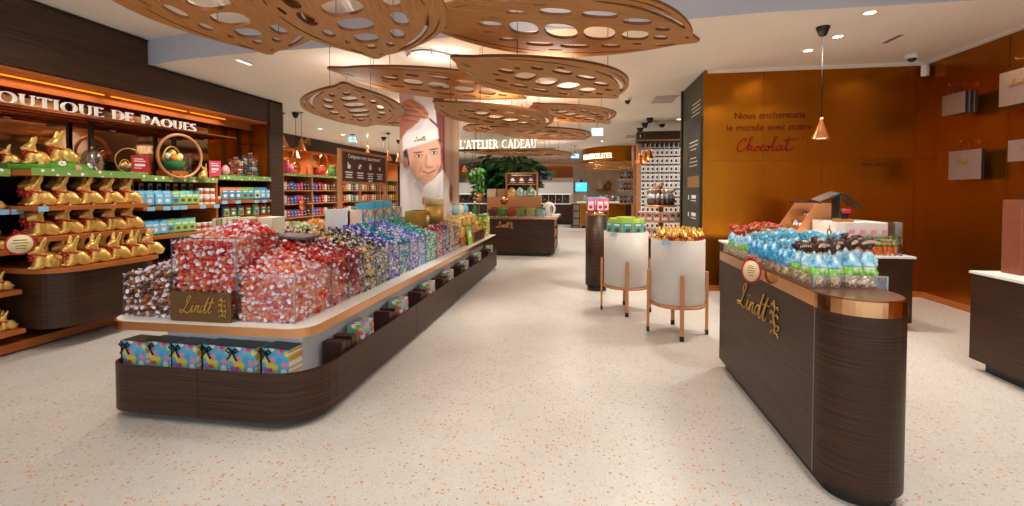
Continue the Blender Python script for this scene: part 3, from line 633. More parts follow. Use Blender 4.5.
# gift boxes on the spine ledge
M_FLOW = dots('floral_print', '#58b6d8', ['#e8d23c', '#d84a6a', '#9a7ad0', '#f0f0e8', '#e88aa8', '#4aa6d8', '#f0c890'], 22, .45, thr=.55)
M_TEAL = mat('turquoise_lid', '#4bb6d6', .45)
M_BLUSH = mat('blush_box', '#e2c6b8', .5)
def carton(name, label, x0, x1, y0, y1, z0, z1, body, lid=None, group=None, rz=0):
    t = thing(name, label, 'box', ((x0+x1)/2, (y0+y1)/2, z0), rz, group); hx, hy, h = (x1-x0)/2, (y1-y0)/2, z1-z0
    MB().m(body).box(-hx, hx, -hy, hy, 0, h*.72 if lid else h, .003).build('box_body', t)
    if lid: MB().m(lid).box(-hx-.002, hx+.002, -hy-.002, hy+.002, h*.72, h, .003).build('box_lid', t)
    return t
px = [(332, 349, 206, 'pale grey', M_PLINTH, None, .22), (345.5, 361, 208, 'blush', M_BLUSH, None, .2), (362, 373, 199, 'floral and turquoise', M_FLOW, M_TEAL, .27), (374, 382, 198, 'floral and turquoise', M_FLOW, M_TEAL, .28), (383, 391, 198, 'floral and turquoise', M_FLOW, M_TEAL, .28), (391.5, 401, 205, 'bright floral', M_FLOW, None, .2)]
for i, (a, b, top_, nm, bd, ld, hh) in enumerate(px):
    y0, y1 = yat(a, -2.36), yat(b, -2.36)
    carton('gift_box', f'{nm} gift box, {ORD[i]} from the left at the foot of the instruction board', -2.44, -2.345, y0+.01, y1-.01, 1.10, 1.10+hh, bd, ld, 'boxes at the foot of the board')
# ---------------------------------------------------------------- gift boxes in the front trough
M_RIB = mat('black_ribbon', '#15110f', .35)
M_YST = streak('gold_stripes', '#f2efe6', '#e0a82e', (.01, .01, 28), .5, pos=(.48, .52))
def bow(mb, x, y, z, s=1, n=(0, -1, 0)):
    for sg in (-1, 1):
        mb.tube([(x, y, z), (x+sg*.022*s, y-.004, z+.016*s), (x+sg*.036*s, y-.006, z+.004*s), (x+sg*.02*s, y-.004, z-.006*s), (x, y, z)], .0045*s, 6)
        mb.tube([(x, y, z), (x+sg*.018*s, y-.003, z-.03*s), (x+sg*.03*s, y-.003, z-.045*s)], .004*s, 6)
    return mb.ball((x, y-.003, z), .008*s, 8, 6)
def make_gift():
    t = thing('floral_gift_box', 'floral gift box', 'gift box'); w, d, h = .105, .065, .36
    MB().m(M_FLOW).box(-w, w, -d, d, 0, h, .004).build('box_body', t)
    MB().m(M_YST).box(w, w+.002, -d+.004, d-.004, .004, h-.004).build('striped_side', t)
    mb = MB().m(M_RIB).box(-w+.004, w-.004, -d+.004, d-.004, h, h+.004).box(-w*.1-.1, -w*.1-.088, -d-.003, -d, .02, h); mb.build('black_lid', t)
    mb = MB().m(M_RIB); bow(mb, -.07, -d-.004, h-.03, 1.3); mb.build('ribbon_bow', t)
    return t
GB = Pool(make_gift())
for i, pxc in enumerate((140, 164, 190, 221, 247, 280)):
    y = 2.70+.012*(i % 2); x = xat(pxc, y); GB.put((x, y, .12), -.10, f'floral gift box with black bow, {ORD[i]} from the left in the front trough', 'floral gift boxes in the front trough')
# pairs along the right trough: dark chocolate box and colourful box
M_DGOLD = mat('dull_gold_card', '#8a6a36', .4, .4)
M_JOY = dots('bright_print', '#5fb8d6', ['#d8383e', '#f0d040', '#e86a9a', '#ffffff', '#4aa0d0', '#7cc060'], 30, .4, thr=.6)
XT = -1.745
for i, (a, b, c) in enumerate(((331, 351, 368), (381, 392, 405), (414, 423, 436), (437, 444, 454), (456, 461, 469), (470, 475, 482), (484, 488, 494))):
    y0, y1, y2 = yat(a, XT), yat(b, XT), yat(c, XT); nm = f'{ORD[i]} from the front in the aisle-side trough'
    q = min(.32, y1-y0); h0 = .36
    for k in range(4):
        t = carton('chocolate_box', f'dark chocolate box, {ORD[k]} of the {ORD[i]} upright set in the aisle-side trough', XT-.08, XT+.07, y0+q*k/4+.004, y0+q*(k+1)/4-.004, .12, .12+h0-.05-.02*(k % 2), M_BROWN if k < 3 else M_DGOLD, None, 'chocolate boxes in the aisle-side trough')
    carton('bright_box', f'colourful printed box beside the {ORD[i]} set of chocolate boxes', XT-.07, XT+.06, y0+q+.03, y0+q+min(.26, y2-y1), .12, .46, M_JOY, None, 'colourful boxes in the aisle-side trough', .12)
# ================================================================ FAR END OF THE CANDY ISLAND
M_GOLDC = mat('gold_carton', '#d0a850', .42, .5)
M_CREAMG = mat('champagne_gold', '#e0cf9c', .38, .3)
def drum_tin(name, label, x, y, z, r, h, m1, m2, group=None):
    t = thing(name, label, 'tin', (x, y, z), 0, group)
    MB().m(m1).lathe([(r, 0), (r, h*.72)], 24).build('body', t); MB().m(m2).lathe([(r*1.03, h*.72), (r*1.03, h*.97), (r*.98, h)], 24).build('lid', t); return t
yb = 5.62
def P(px, x): return yat(px, x)
t = thing('gold_display_box', 'open gold display box with champagne drum standing beyond the blue boxes', 'box', (-2.33, 6.2, 1.0))
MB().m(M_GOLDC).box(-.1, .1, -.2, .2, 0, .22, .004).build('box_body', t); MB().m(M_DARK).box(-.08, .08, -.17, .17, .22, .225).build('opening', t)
drum_tin('gold_tin', 'tall champagne gold drum tin in front of the chef banner', -2.17, P(434, -2.17), 1.0, .14, .40, M_GOLDC, M_CREAMG)
drum_tin('gold_tin', 'low gold drum tin at the left of the tall champagne drum', -2.28, P(425, -2.28), 1.0, .1, .22, M_CREAMG, M_GOLDC)
# gold wrapped boxes piled up to the aisle edge
k = 0
for j, (px, z, n) in enumerate(((452, .795, 1), (457, .795, 1), (462, .795, 1), (466.5, .795, 1), (471, .795, 1), (454.5, .948, 1), (460, .948, 1), (465, .948, 1), (469.5, .948, 1))):
    x = -1.93+.03*(j % 2); y = P(px, x)
    t = thing('gold_gift', f'gold foil gift parcel, {ORD[j]} of the pile at the far end of the candy island', 'gift', (x, y, z), .12*(j % 3), 'gold foil gift parcels')
    MB().m(M_GOLD).box(-.11, .11, -.12, .12, 0, .15, .02).build('parcel', t)
    mb = MB().m(M_CREAMG).box(-.015, .015, -.122, .122, -.002, .153); mb.ball((0, 0, .165), (.05, .05, .025), 10, 6); mb.build('ribbon', t)
tag(MB().m(M_OAK).at(-1.92, 7.3, .655).box(-.13, .13, -.68, .68, 0, .14, .01).build('display_riser'), 'wooden riser under the gold foil parcels', 'display riser')
def make_egg(name, label, mt, loc, s=1):
    t = tag(MB().m(mt).lathe([(0, -.09), (.03, -.083), (.055, -.06), (.068, -.025), (.066, .01), (.055, .05), (.035, .08), (.015, .094), (0, .098)], 18).build(name), label, 'easter egg'); t.location = loc; t.scale = (s,)*3; return t
for j, (px, z, c) in enumerate(((455, 1.20, '#8fc6d8'), (460.5, 1.20, '#e9dcc0'), (465, 1.20, '#6cb4d2'))):
    make_egg('foil_egg', f'{["pale blue", "cream", "sky blue"][j]} foil egg standing on the gold parcels', mat('egg%d' % j, c, .3), (-1.93, P(px, -1.93), z), .9)
# bunny prototype ------------------------------------------------
def make_bunny(name, label, mt=None, rib=M_RED, vox=.011):
    """sitting foil bunny 0.25 m tall, facing -x of its own frame"""
    mt = mt or M_GOLD; t = thing(name, label, 'chocolate bunny'); mb = MB()
    for c, r in (((.03, 0, .070), (.072, .066, .072)), ((.055, .035, .05), (.050, .036, .052)), ((.055, -.035, .05), (.050, .036, .052)), ((-.03, 0, .085), (.050, .054, .080)), ((-.04, 0, .04), (.045, .054, .045)), ((-.045, 0, .178), (.050, .045, .045)), ((-.088, 0, .164), (.030, .028, .027)), ((-.035, 0, .140), (.043, .042, .045)),
                 ((-.07, .026, .016), (.04, .018, .016)), ((-.07, -.026, .016), (.04, .018, .016)), ((.05, .05, .03), (.05, .018, .03)), ((.05, -.05, .03), (.05, .018, .03)), ((.125, 0, .05), (.018, .018, .018))): mb.ball(c, r, 14, 10)
    for sg in (-1, 1):
        for q in range(8): u = q/7; mb.ball((-.030+.022*u, sg*(.028+.016*u), .205+.075*u), (.016+.010*math.sin(PI*(.2+.75*u)), .014-.003*u, .018), 10, 6)
    remesh(mb, vox*.8, 'body', mt, t, 3)
    mb = MB().m(rib, True); mb.tube([(-.035+.050*math.cos(a), .048*math.sin(a), .130-.010*math.cos(a)) for a in [2*PI*i/20 for i in range(20)]], .009, 6, True)
    for sg in (-1, 1): mb.tube([(-.078, 0, .122), (-.092, sg*.028, .138), (-.092, sg*.044, .122), (-.086, sg*.026, .108), (-.078, 0, .122)], .009, 6); mb.tube([(-.08, 0, .12), (-.09, sg*.018, .098), (-.092, sg*.026, .072)], .008, 6)
    mb.build('ribbon', t)
    MB().m(M_GOLDC).ball((-.088, 0, .115), .009, 10, 8).build('bell', t)
    MB().m(mat('painted_brown', '#5a3518', .5)).ball((-.084, .032, .184), .005, 6, 4).ball((-.084, -.032, .184), .005, 6, 4).ball((-.117, 0, .168), .006, 6, 4).build('face_paint', t)
    return t
BUN = Pool(make_bunny('gold_bunny', 'gold foil bunny'))
for j, (px, x, z) in enumerate(((474, -1.97, .655), (477, -1.93, .655))): BUN.put((x, P(px, x), z), -PI/2+.6, f'gold foil bunny, {["left", "right"][j]} of the pair at the candy island far end', 'gold bunnies at the island end', 1.25)
# wooden card holder, green leaflet, jar of sweets
yh = P(480, -1.72)
t = thing('card_holder', 'small wooden card holder near the far aisle corner of the candy island', 'holder', (-1.76, yh, .652))
MB().m(M_OAK).box(-.03, .03, -.42, .42, 0, .19, .004).build('block', t); MB().m(M_WOOD).box(.031, .034, -.40, .40, .02, .17).build('face', t)
t = thing('leaflet', 'bright green leaflet leaning on the wooden card holder', 'leaflet', (-1.74, P(470.5, -1.74), .652)); MB().m(mat('leaf_green', '#7cc142', .5)).at(0, 0, 0, 0, 0, -.12).box(-.006, .006, -.12, .12, 0, .28).build('cover', t)
MB().m(M_WHITEP).at(.007, 0, .02, 0, 0, -.12).box(0, .002, -.06, .06, .1, .2).build('print', t)
t = thing('sweet_jar', 'clear jar of gold sweets behind the green leaflet', 'jar', (-1.88, P(466, -1.88), .652)); MB().m(M_GLASS).lathe([(.12, 0), (.12, .34), (.1, .36)], 20).build('glass', t); MB().m(mat('silver_cap', '#8d8a88', .3, .8)).lathe([(.105, .36), (.105, .42)], 20).build('lid', t)
truffle_stuff('sweets', [(-1.88+.085*math.cos(a)+rnd.uniform(-.01, .01), P(466, -1.88)+.085*math.sin(a), z) for z in np.arange(.68, .98, .032) for a in np.arange(0, 6.28, .45)], [foil('jar', '#b09a70'), M_WRAP], 'gold sweets filling the clear jar on the candy island', 'sweets', rnd, (-1.88, P(466, -1.88), .652))
t = thing('plant_bag', 'tall printed green and yellow bag at the far end of the candy island', 'bag', (-1.86, P(483, -1.86), .652)); MB().m(dots('green_print', '#9cbf4a', ['#f0d84a', '#4f9a3a', '#fff4c0', '#d85a4a'], 26, .4, thr=.6)).box(-.1, .1, -.16, .16, 0, .36, .015).build('bag_body', t); MB().m(mat('bag_top_green', '#6aa83c', .4)).box(-.09, .09, -.15, .15, .36, .40, .01).build('folded_top', t)
t = thing('dark_tub', 'dark brown tub holding a foil egg behind the wooden card holder', 'tub', (-1.98, P(480.5, -1.98), .652)); MB().m(M_BROWN).lathe([(.11, 0), (.14, .3), (.128, .3), (.105, .02)], 20).build('tub', t); MB().m(mat('egg_aqua', '#79c3cf', .3)).ball((0, 0, .32), (.1, .1, .08), 16, 10).build('egg', t)
# ================================================================ SECOND ISLAND (pick and mix in the distance)
Yb = 10.35
bx0, bx1 = xat(470, Yb), xat(546.5, Yb); zb = ony(520, 217, Yb)[1]
t = thing('pick_and_mix_counter', 'far dark wood counter with copper top edge and gold lettering beyond the candy island', 'display island', ((bx0+bx1)/2, Yb+.7, 0))
MB().m(M_WOOD).box(bx0, bx1, Yb, Yb+1.5, .08, zb-.05).build('body', t, True)
MB().m(M_BLACK).box(bx0+.05, bx1-.06, Yb+.06, Yb+1.45, 0, .08).build('kick_base', t, True)
MB().m(M_COPP).box(bx0-.01, bx1+.26, Yb-.02, Yb+1.7, zb-.05, zb-.005, .01).build('copper_rim', t, True)
MB().m(M_WHITE).box(bx0+.01, bx1+.24, Yb, Yb+1.68, zb-.012, zb).build('countertop', t, True)
mb = MB().m(M_WOOD).box(bx1, bx1+.18, Yb+.02, Yb+.05, .08, zb-.05).box(bx1, bx1+.18, Yb+1.4, Yb+1.43, .08, zb-.05)
for z in (.1, .37, .64): mb.box(bx1, bx1+.18, Yb+.05, Yb+1.4, z, z+.02)
mb.build('end_shelves', t, True)
MB().m(M_GROOVE).box(bx0, bx1, Yb-.003, Yb, .40, .406).box(bx0+.78, bx0+.786, Yb-.003, Yb, .08, .7).box(bx0, bx1, Yb-.003, Yb, .7, .705).build('panel_joint', t, True)
mb = MB().m(M_GOLDL); x_, z_ = ony(497, 225, Yb)
script(mb, SCRIPT, .13, .008, facing((x_, Yb-.006, z_-.05), (1, 0, 0), (0, 0, 1)), .12); script(mb, CREST, .13, .006, facing((x_, Yb-.006, z_-.05), (1, 0, 0), (0, 0, 1))); mb.build('lettering', t, True)
for k, z in enumerate((.12, .39, .66)):
    for j in range(4):
        carton('packet', f'small {["orange", "teal", "red", "yellow"][(j+k) % 4]} packet, {ORD[j]} along the {["bottom", "middle", "top"][k]} end shelf, far counter', bx1+.03, bx1+.16, Yb+.1+.32*j, Yb+.34+.32*j, z, z+.17, mat('pk%d' % ((j+k) % 4), ['#d8783a', '#3a9aa8', '#b8323a', '#d8b040'][(j+k) % 4], .5), None, 'packets in the end shelves of the far counter')
t = thing('copper_back_panel', 'copper upright panel on the far dark counter', 'panel', ((bx0+bx1)/2, Yb+.55, zb))
xa, xb = xat(487, Yb+.5), xat(541, Yb+.5); MB().m(M_COPS).box(xa, xb, Yb+.5, Yb+.56, zb, ony(500, 197, Yb+.5)[1], .01).build('panel', t, True); MB().m(M_OAK).box(xa+.02, xb-.02, Yb+.495, Yb+.5, zb+.12, zb+.14).build('strip', t, True)
trays = ['#7c3a3c', '#5f9a34', '#b8242c', '#7c9a3c', '#b8a040', '#5a8a58']
for i, c in enumerate(trays):
    x0 = bx0+.42+(bx1-bx0-.45)/6*i; x1 = x0+(bx1-bx0-.45)/6-.02
    nm = ['maroon', 'leaf green', 'bright red', 'olive', 'mustard', 'sage'][i]
    th = thing('sweet_tray', f'clear tray of {nm} sweets on the far dark counter', 'tray', ((x0+x1)/2, Yb+.2, zb), 0, 'trays of sweets on the far counter')
    MB().m(M_GLASS).box(x0, x1, Yb+.02, Yb+.024, zb, zb+.17).box(x0, x0+.004, Yb+.02, Yb+.45, zb, zb+.17).box(x1-.004, x1, Yb+.02, Yb+.45, zb, zb+.17).build('walls', th, True)
    truffle_stuff('sweets', [(x, Yb+.05, z) for z in np.arange(zb+.02, zb+.14, .03) for x in np.arange(x0+.025, x1-.01, .036)]+[(x, y, zb+.15+.08*(y-Yb)) for y in np.arange(Yb+.07, Yb+.44, .04) for x in np.arange(x0+.025, x1-.01, .036)], [foil('tray%d' % i, c), foil('tray%d' % i, c)], f'{nm} wrapped sweets heaped in their far tray', 'sweets', rnd, ((x0+x1)/2, Yb+.2, zb))
# small board above, paddles, plush eggs
x0, x1 = xat(505.5, Yb+.7), xat(538, Yb+.7); zt = ony(520, 173, Yb+.7)[1]; zm = ony(520, 184, Yb+.7)[1]
t = thing('instruction_board', 'small brown instruction board on copper posts above the far dark counter', 'sign', ((x0+x1)/2, Yb+.7, zb))
for x in (x0, x1-.04): MB().m(M_COPS).box(x, x+.04, Yb+.7, Yb+.74, zb, zt).build('post', t, True)
MB().m(M_COPS).box(x0, x1, Yb+.695, Yb+.735, zt-.02, zt+.01).box(x0, x1, Yb+.695, Yb+.735, zm-.02, zm).build('rail', t, True)
MB().m(mat('board_red_brown', '#5e2a1e', .5)).box(x0+.04, x1-.04, Yb+.705, Yb+.73, zm, zt-.02).build('panel', t, True)
mb = MB().m(M_WHITEP).box(x0+.15, x1-.15, Yb+.703, Yb+.705, zt-.06, zt-.045)
for k in range(3): xx = x0+(x1-x0)*(.22+.28*k); mb.box(xx-.05, xx+.05, Yb+.703, Yb+.705, zm+.07, zm+.12).box(xx-.03, xx+.02, Yb+.703, Yb+.705, zm+.12, zm+.15).box(xx-.07, xx+.07, Yb+.703, Yb+.705, zm+.03, zm+.04)
mb.build('print', t, True)
for j, (px, py, c) in enumerate(((512, 194, '#d8a04a'), (520, 194, '#6fb4b8'), (530, 194, '#3f9a8a'))):
    x, z = ony(px, py, Yb+.6); q = tag(MB().m(dots('egg_print%d' % j, c, ['#f4e8d0', '#e0806a', '#f0d060', '#70b0c8'], 18, .4, thr=.5)).lathe([(0, -.16), (.06, -.145), (.1, -.1), (.115, -.03), (.1, .06), (.06, .13), (.02, .16), (0, .165)], 18).build('decorated_egg'), f'large decorated {["amber", "aqua", "green"][j]} egg under the small far board', 'easter egg', 'decorated eggs on the far counter'); q.location = (x, Yb+.62, z)
for j, (px, py) in enumerate(((479, 197), (504, 201))):
    x, z = ony(px, py, Yb+.3); t = thing('round_sign', f'round copper sign on a stick, {["left", "right"][j]} one above the far sweet trays', 'sign', (x, Yb+.3, zb)); r = .10 if j == 0 else .09
    mb = MB().m(M_COPR); mb.X = facing((0, 0, z-zb), (1, 0, 0), (0, 0, 1)); mb.cyl(r, -.008, .008, 24); mb.build('disc', t); MB().m(M_COPS).box(-.008, .008, -.006, .006, 0, z-zb-r+.01).build('stick', t)
for j, (px, col) in enumerate(((493, '#c8b08a'), (502, '#b08c64'))):
    x, z = ony(px, 193, Yb+.8); carton('kraft_box', f'{["pale", "darker"][j]} kraft box behind the copper panel of the far counter', x-.13, x+.13, Yb+.7, Yb+.95, zb, z+.1, mat('kraft%d' % j, col, .6), None, 'kraft boxes behind the copper panel')
t = thing('round_plush', 'white round novelty with dark stripes at the right end of the far counter', 'ornament', (xat(549, Yb+.5), Yb+.5, zb)); mb = MB().m(M_WHITEP); mb.ball((0, 0, .17), (.16, .1, .17), 18, 12); mb.build('body', t); mb = MB().m(M_BROWN, True); [mb.tube([(q*.9*math.cos(a), -.095*math.cos(a*.4), .17+q*math.sin(a)) for a in np.arange(-.9, 1, .2)], .012, 6) for q in (.06, .11)]; mb.build('stripes', t)
t = thing('bottle', 'green bottle with pale cap at the left end of the far counter', 'bottle', (xat(475, Yb+.2), Yb+.2, zb)); MB().m(mat('bottle_green', '#2f7a4a', .2)).lathe([(.06, 0), (.06, .18), (.025, .25), (.025, .31)], 16).build('glass', t); MB().m(M_WHITE).lathe([(.03, .31), (.03, .35)], 12).build('cap', t)
# ================================================================ DRUM STANDS
def drum_stand(x, y, r, label):
    t = thing('drum_stand', label, 'display stand', (x, y, 0), 0, 'white drum stands on copper legs')
    zt, zb_ = 1.0, .335
    mb = MB().m(M_DRUM, True).lathe([(0, zb_), (r-.01, zb_), (r, zb_+.012), (r, zt), (r-.012, zt), (r-.012, zt-.05), (0, zt-.05)], 48, cap=False); mb.build('drum', t)
    mb = MB().m(M_COPS).lathe([(r-.02, zb_-.025), (r+.012, zb_-.025), (r+.012, zb_), (r-.02, zb_)], 48, cap=False); mb.build('ring', t)
    for k in range(4):
        a = PI*.5*k-.04; mb = MB().m(M_COPS).at((r+.026)*math.cos(a), (r+.026)*math.sin(a), 0, a).box(-.013, .013, -.019, .019, .05, .66, .003); lg = mb.build('leg', t)
        MB().m(M_BLACK).at((r+.026)*math.cos(a), (r+.026)*math.sin(a), 0, a).box(-.014, .014, -.02, .02, 0, .052).build('foot', lg)
    MB().m(mat('label_blue', '#9cc8e4', .5)).at(-.16*r/.26, -r*.80-.014, .955, -.2).box(-.035, .035, -.003, .0, 0, .045).build('price_label', t)
    return t
D1 = (1.0, 5.0, .27); D2 = (.545, 5.83, .27)
drum_stand(*D1, 'white drum stand on copper legs with gold bunnies, beside the copper wall')
drum_stand(*D2, 'white drum stand on copper legs with green bags, left of the bunny drum')
# small bunnies lying in the drum
SB_ = make_bunny('small_gold_bunny', 'small gold bunny', vox=.012); SBP = Pool(SB_)
n = 0; rnd2 = random.Random(5)
for ring_, cnt in ((.21, 15), (.13, 10), (.045, 4)):
    for i in range(cnt):
        a = 2*PI*i/cnt+ring_*9; n += 1
        SBP.put((D1[0]+ring_*math.cos(a), D1[1]+ring_*math.sin(a), .955+(.22-ring_)*.10), PI/2+rnd2.uniform(-.6, .6), 'small gold foil bunny with dark red ribbon heaped in the front white drum', 'small bunnies heaped in the drum', .56)
# green and blue bags in the second drum
M_LIME = mat('lime_bag', '#a9c63c', .4); M_AQUA = mat('aqua_label', '#48b0b8', .4)
def make_pouch(name, body, label_m, spot, w=.075, d=.03, h=.21, cat='bag', text=True):
    t = thing(name, 'x', cat); mb = MB().m(body, True)
    prof = [(0, .85, .9), (.04, 1, 1), (h*.6, .98, 1), (h*.86, .96, .45), (h*.93, 1, .12), (h, 1, .1)]; vs = []; N = 16
    for z, sx, sy in prof:
        for i in range(N):
            a = 2*PI*i/N; c, s_ = math.cos(a), math.sin(a); vs.append((w*sx*math.copysign(abs(c)**.55, c), d*sy*math.copysign(abs(s_)**.7, s_), z))
    L = len(prof); fs = [(j*N+i, j*N+(i+1) % N, (j+1)*N+(i+1) % N, (j+1)*N+i) for j in range(L-1) for i in range(N)]+[tuple(range(N-1, -1, -1)), tuple((L-1)*N+i for i in range(N))]
    mb.add(vs, fs, True); mb.build('pouch', t)
    mb = MB().m(label_m)
    mb.X = facing((0, -d-.001, h*.42), (1, 0, 0), (0, 0, 1)); mb.prism(rrect(-w*.72, w*.72, -h*.30, h*.36, .012, 3), -.004, .001); mb.m(spot); mb.prism(blob(0, -h*.06, w*.4, h*.12, .3), .001, .002); mb.m(M_WHITEP); mb.prism(rrect(-w*.5, w*.5, h*.2, h*.3, .006, 2), .001, .002)
    mb.build('printed_front', t); return t
GP = Pool(make_pouch('easter_bag', M_LIME, M_AQUA, mat('choc_spot', '#7a4a22', .5)))
for ring_, cnt, zz in ((.20, 11, .95), (.09, 5, .97)):
    for i in range(cnt):
        a = 2*PI*i/cnt-PI/2
        GP.put((D2[0]+ring_*math.cos(a), D2[1]+ring_*math.sin(a), zz), a+PI/2, f'lime green bag with aqua label, {ORD[i]} {"round the rim" if ring_ > .1 else "in the middle"} of the back white drum', 'lime green bags in the back drum')
# dark round pedestal with red and blue bags
D3 = (.225, 7.02, .17); zt3 = 1.19
t = thing('round_pedestal', 'dark brown round pedestal behind the white drums', 'display stand', (D3[0], D3[1], 0))
MB().m(M_WOOD, True).lathe([(D3[2], .08), (D3[2], zt3-.05)], 40).build('body', t); MB().m(M_BLACK, True).lathe([(D3[2]-.03, 0), (D3[2]-.03, .08)], 32).build('base', t); MB().m(M_COPP, True).lathe([(D3[2]+.004, zt3-.05), (D3[2]+.004, zt3)], 40).build('copper_rim', t)
M_MAG = mat('magenta_bag', '#c03a62', .4); M_SKY = mat('sky_top', '#3f9ac8', .4)
RP = Pool(make_pouch('red_bag', M_MAG, mat('rose_label', '#e8c0cc', .4), M_RED, .06, .03, .2)); BP = Pool(make_pouch('blue_bag', M_SKY, mat('ice_label', '#cfe6f2', .4), M_REDC, .06, .03, .22))
for i, (dx, dy) in enumerate(((-.09, -.09), (.045, -.1), (.12, -.02))): RP.put((D3[0]+dx, D3[1]+dy, zt3), .15*(i-1), f'magenta bag with pale label, {ORD[i]} from the left on the round pedestal', 'magenta bags on the round pedestal')
for i, (dx, dy) in enumerate(((-.1, .03), (0, .05), (.08, .09))): BP.put((D3[0]+dx, D3[1]+dy, zt3), .1*i, f'blue topped bag, {ORD[i]} from the left at the back of the round pedestal', 'blue bags on the round pedestal')
# ================================================================ RIGHT COUNTER
KX0, KX1, KR, KY0, KY1, KZ = 1.17, 1.555, .19, 2.50, 4.10, .99
def capsule(e, n=24):
    cx = (KX0+KX1)/2; r = (KX1-KX0)/2+e
    return [(cx+r*math.cos(a), KY0+r*math.sin(a)) for a in [PI+PI*i/n for i in range(n+1)]]+[(KX1+e, KY1+e), (KX0-e, KY1+e)]
t = thing('lettered_counter', 'tall narrow dark wood counter with rounded end, copper rim and gold script', 'display counter', (1.36, 3.2, 0))
MB().m(M_WOOD).prism(capsule(0), .07, KZ-.075).build('body', t, True)
MB().m(M_BLACK).prism(capsule(-.04), 0, .07).build('kick_base', t, True)
MB().m(M_COPP).prism(capsule(.003), KZ-.075, KZ-.003).build('copper_rim', t, True)
MB().m(mat('copper_tray', '#9a6a48', .3, .8)).prism(capsule(-.01), KZ-.003, KZ+.002).build('copper_top', t, True)
MB().m(mat('steel_strip', '#8d8078', .3, .9)).box(KX0-.002, KX0+.004, KY0-.004, KY0+.004, .07, KZ-.075).build('edge_strip', t, True)
mb = MB().m(M_GOLDL); ya = yat(741, KX0); z_ = onx(741, 304, KX0)[1]
M4 = facing((KX0-.004, ya, z_+.0), (0, -1, 0), (0, 0, 1)) @ Matrix.Diagonal((1, .72, 1, 1)); sz = (ya-yat(781, KX0))/2.85
script(mb, SCRIPT, sz, .0055, M4, .12); script(mb, CREST, sz, .005, M4); mb.build('gold_lettering', t, True)
# clear tray wall
tr = thing('tray_rail', 'low clear acrylic rail round the bags on the lettered counter', 'acrylic rail', (1.36, 3.3, KZ+.002))
ry0 = 2.56; MB().m(M_GLASS).box(KX0+.02, KX0+.024, ry0, KY1-.02, KZ+.002, KZ+.075).box(KX0+.02, KX1-.02, ry0, ry0+.004, KZ+.002, KZ+.075).box(KX1-.024, KX1-.02, ry0, KY1-.02, KZ+.002, KZ+.075).build('walls', tr, True)
MB().m(M_GLASSE).box(KX0+.019, KX0+.025, ry0, KY1-.02, KZ+.075, KZ+.078).box(KX0+.02, KX1-.02, ry0-.001, ry0+.005, KZ+.075, KZ+.078).box(KX0+.018, KX0+.026, ry0-.002, ry0+.006, KZ+.002, KZ+.078).box(KX1-.026, KX1-.018, ry0-.002, ry0+.006, KZ+.002, KZ+.078).build('polished_edges', tr, True)
def make_sweetbag(name, cols, top_m, spots=None, fan=.05):
    """gathered cellophane bag: filled foot, cloudy middle, twisted neck, flared header"""
    t = thing(name, 'x', 'sweet bag'); rb = random.Random(name); ph = [rb.uniform(0, 6.28) for _ in range(4)]
    wob = lambda a, z: 1+.09*math.sin(3*a+ph[0]+z*40)+.08*math.sin(7*a+ph[1]+z*25)+.06*math.sin(11*a+ph[2]-z*90)
    parts = [('filled_foot', cols[0], [(.030, 0), (.041, .008), (.043, .03), (.042, .058)]), ('lower_film', cols[1], [(.042, .058), (.046, .068), (.047, .08), (.043, .092), (.045, .10)]), ('upper_film', cols[2], [(.045, .10), (.046, .112), (.040, .122), (.041, .135), (.030, .148), (.024, .16), (.012, .172), (.010, .178)])]
    for nm, m, pr in parts: MB().m(m, True).lathe(pr, 20, wob=wob, sy=.85).build(nm, t)
    mb = MB().m(top_m, True); vs = []; N = 12
    for j, (z, w, d) in enumerate(((.172, .010, .008), (.186, .026, .012), (.205, fan*1.0, .02), (.238, fan*1.25, .026))):
        for i in range(N+1): u = -1+2*i/N; vs.append((w*u, d*.6*math.sin(u*7+j), z-(.014*u*u if j == 3 else 0)+.004*math.sin(u*9)))
    fs = [(j*(N+1)+i, j*(N+1)+i+1, (j+1)*(N+1)+i+1, (j+1)*(N+1)+i) for j in range(3) for i in range(N)]
    mb.add(vs, fs, True); hd = mb.build('flared_header', t); sl = hd.modifiers.new('thick', 'SOLIDIFY'); sl.thickness = .004
    if spots:
        mb = MB().m(spots)
        for i in range(9): u = -.8+.2*i; mb.box(fan*u-.003, fan*u+.002, -.026, -.016, .212-.008*u*u, .226-.012*u*u)
        mb.build('header_print', t)
    MB().m(M_GOLDC).lathe([(.012, .172), (.0125, .18)], 12).build('tie', t); return t
def film(name, a, b, c):
    m = streak(name, a, c, (28, 28, 20), .18, 3, .5, pos=(.34, .66)); r = [q for q in m.node_tree.nodes if q.type == 'VALTORGB'][0]; e = r.color_ramp.elements.new(.5); e.color = lin(b); return m
M_FOOT = dots('gold_sweets', '#8a6a3c', ['#d8b060', '#c8962f', '#f2e2b0', '#a87a34', '#e8e0d8'], 75, .3, .3, .5)
M_BLUEF = film('blue_film', '#1a84c8', '#46b4e6', '#d4eef8'); M_BLUED = film('blue_film_deep', '#146fae', '#2f9fda', '#9ad8f2')
M_CLOUD = film('white_blue_film', '#3aa6dc', '#a8def4', '#f4fafc'); M_LIMEF = film('lime_film', '#4faf24', '#8ed83c', '#eef8e4')
M_REDT = mat('red_header', '#c8322c', .4, var=.2, scale=80); M_BLT = dots('blue_header', '#5cc0e8', ['#f0f4f8', '#e86a5a', '#f2d24a', '#3aa0d8', '#7ac850'], 70, .35, thr=.4)
BB = Pool(make_sweetbag('sweet_bag', [M_FOOT, M_LIMEF, M_CLOUD], mat('brown_header', '#4a2622', .4, var=.15), mat('cream_print', '#d8c0a0', .5)))
CB = Pool(make_sweetbag('blue_sweet_bag', [M_FOOT, M_BLUED, M_BLUEF], M_BLT, None, .042))
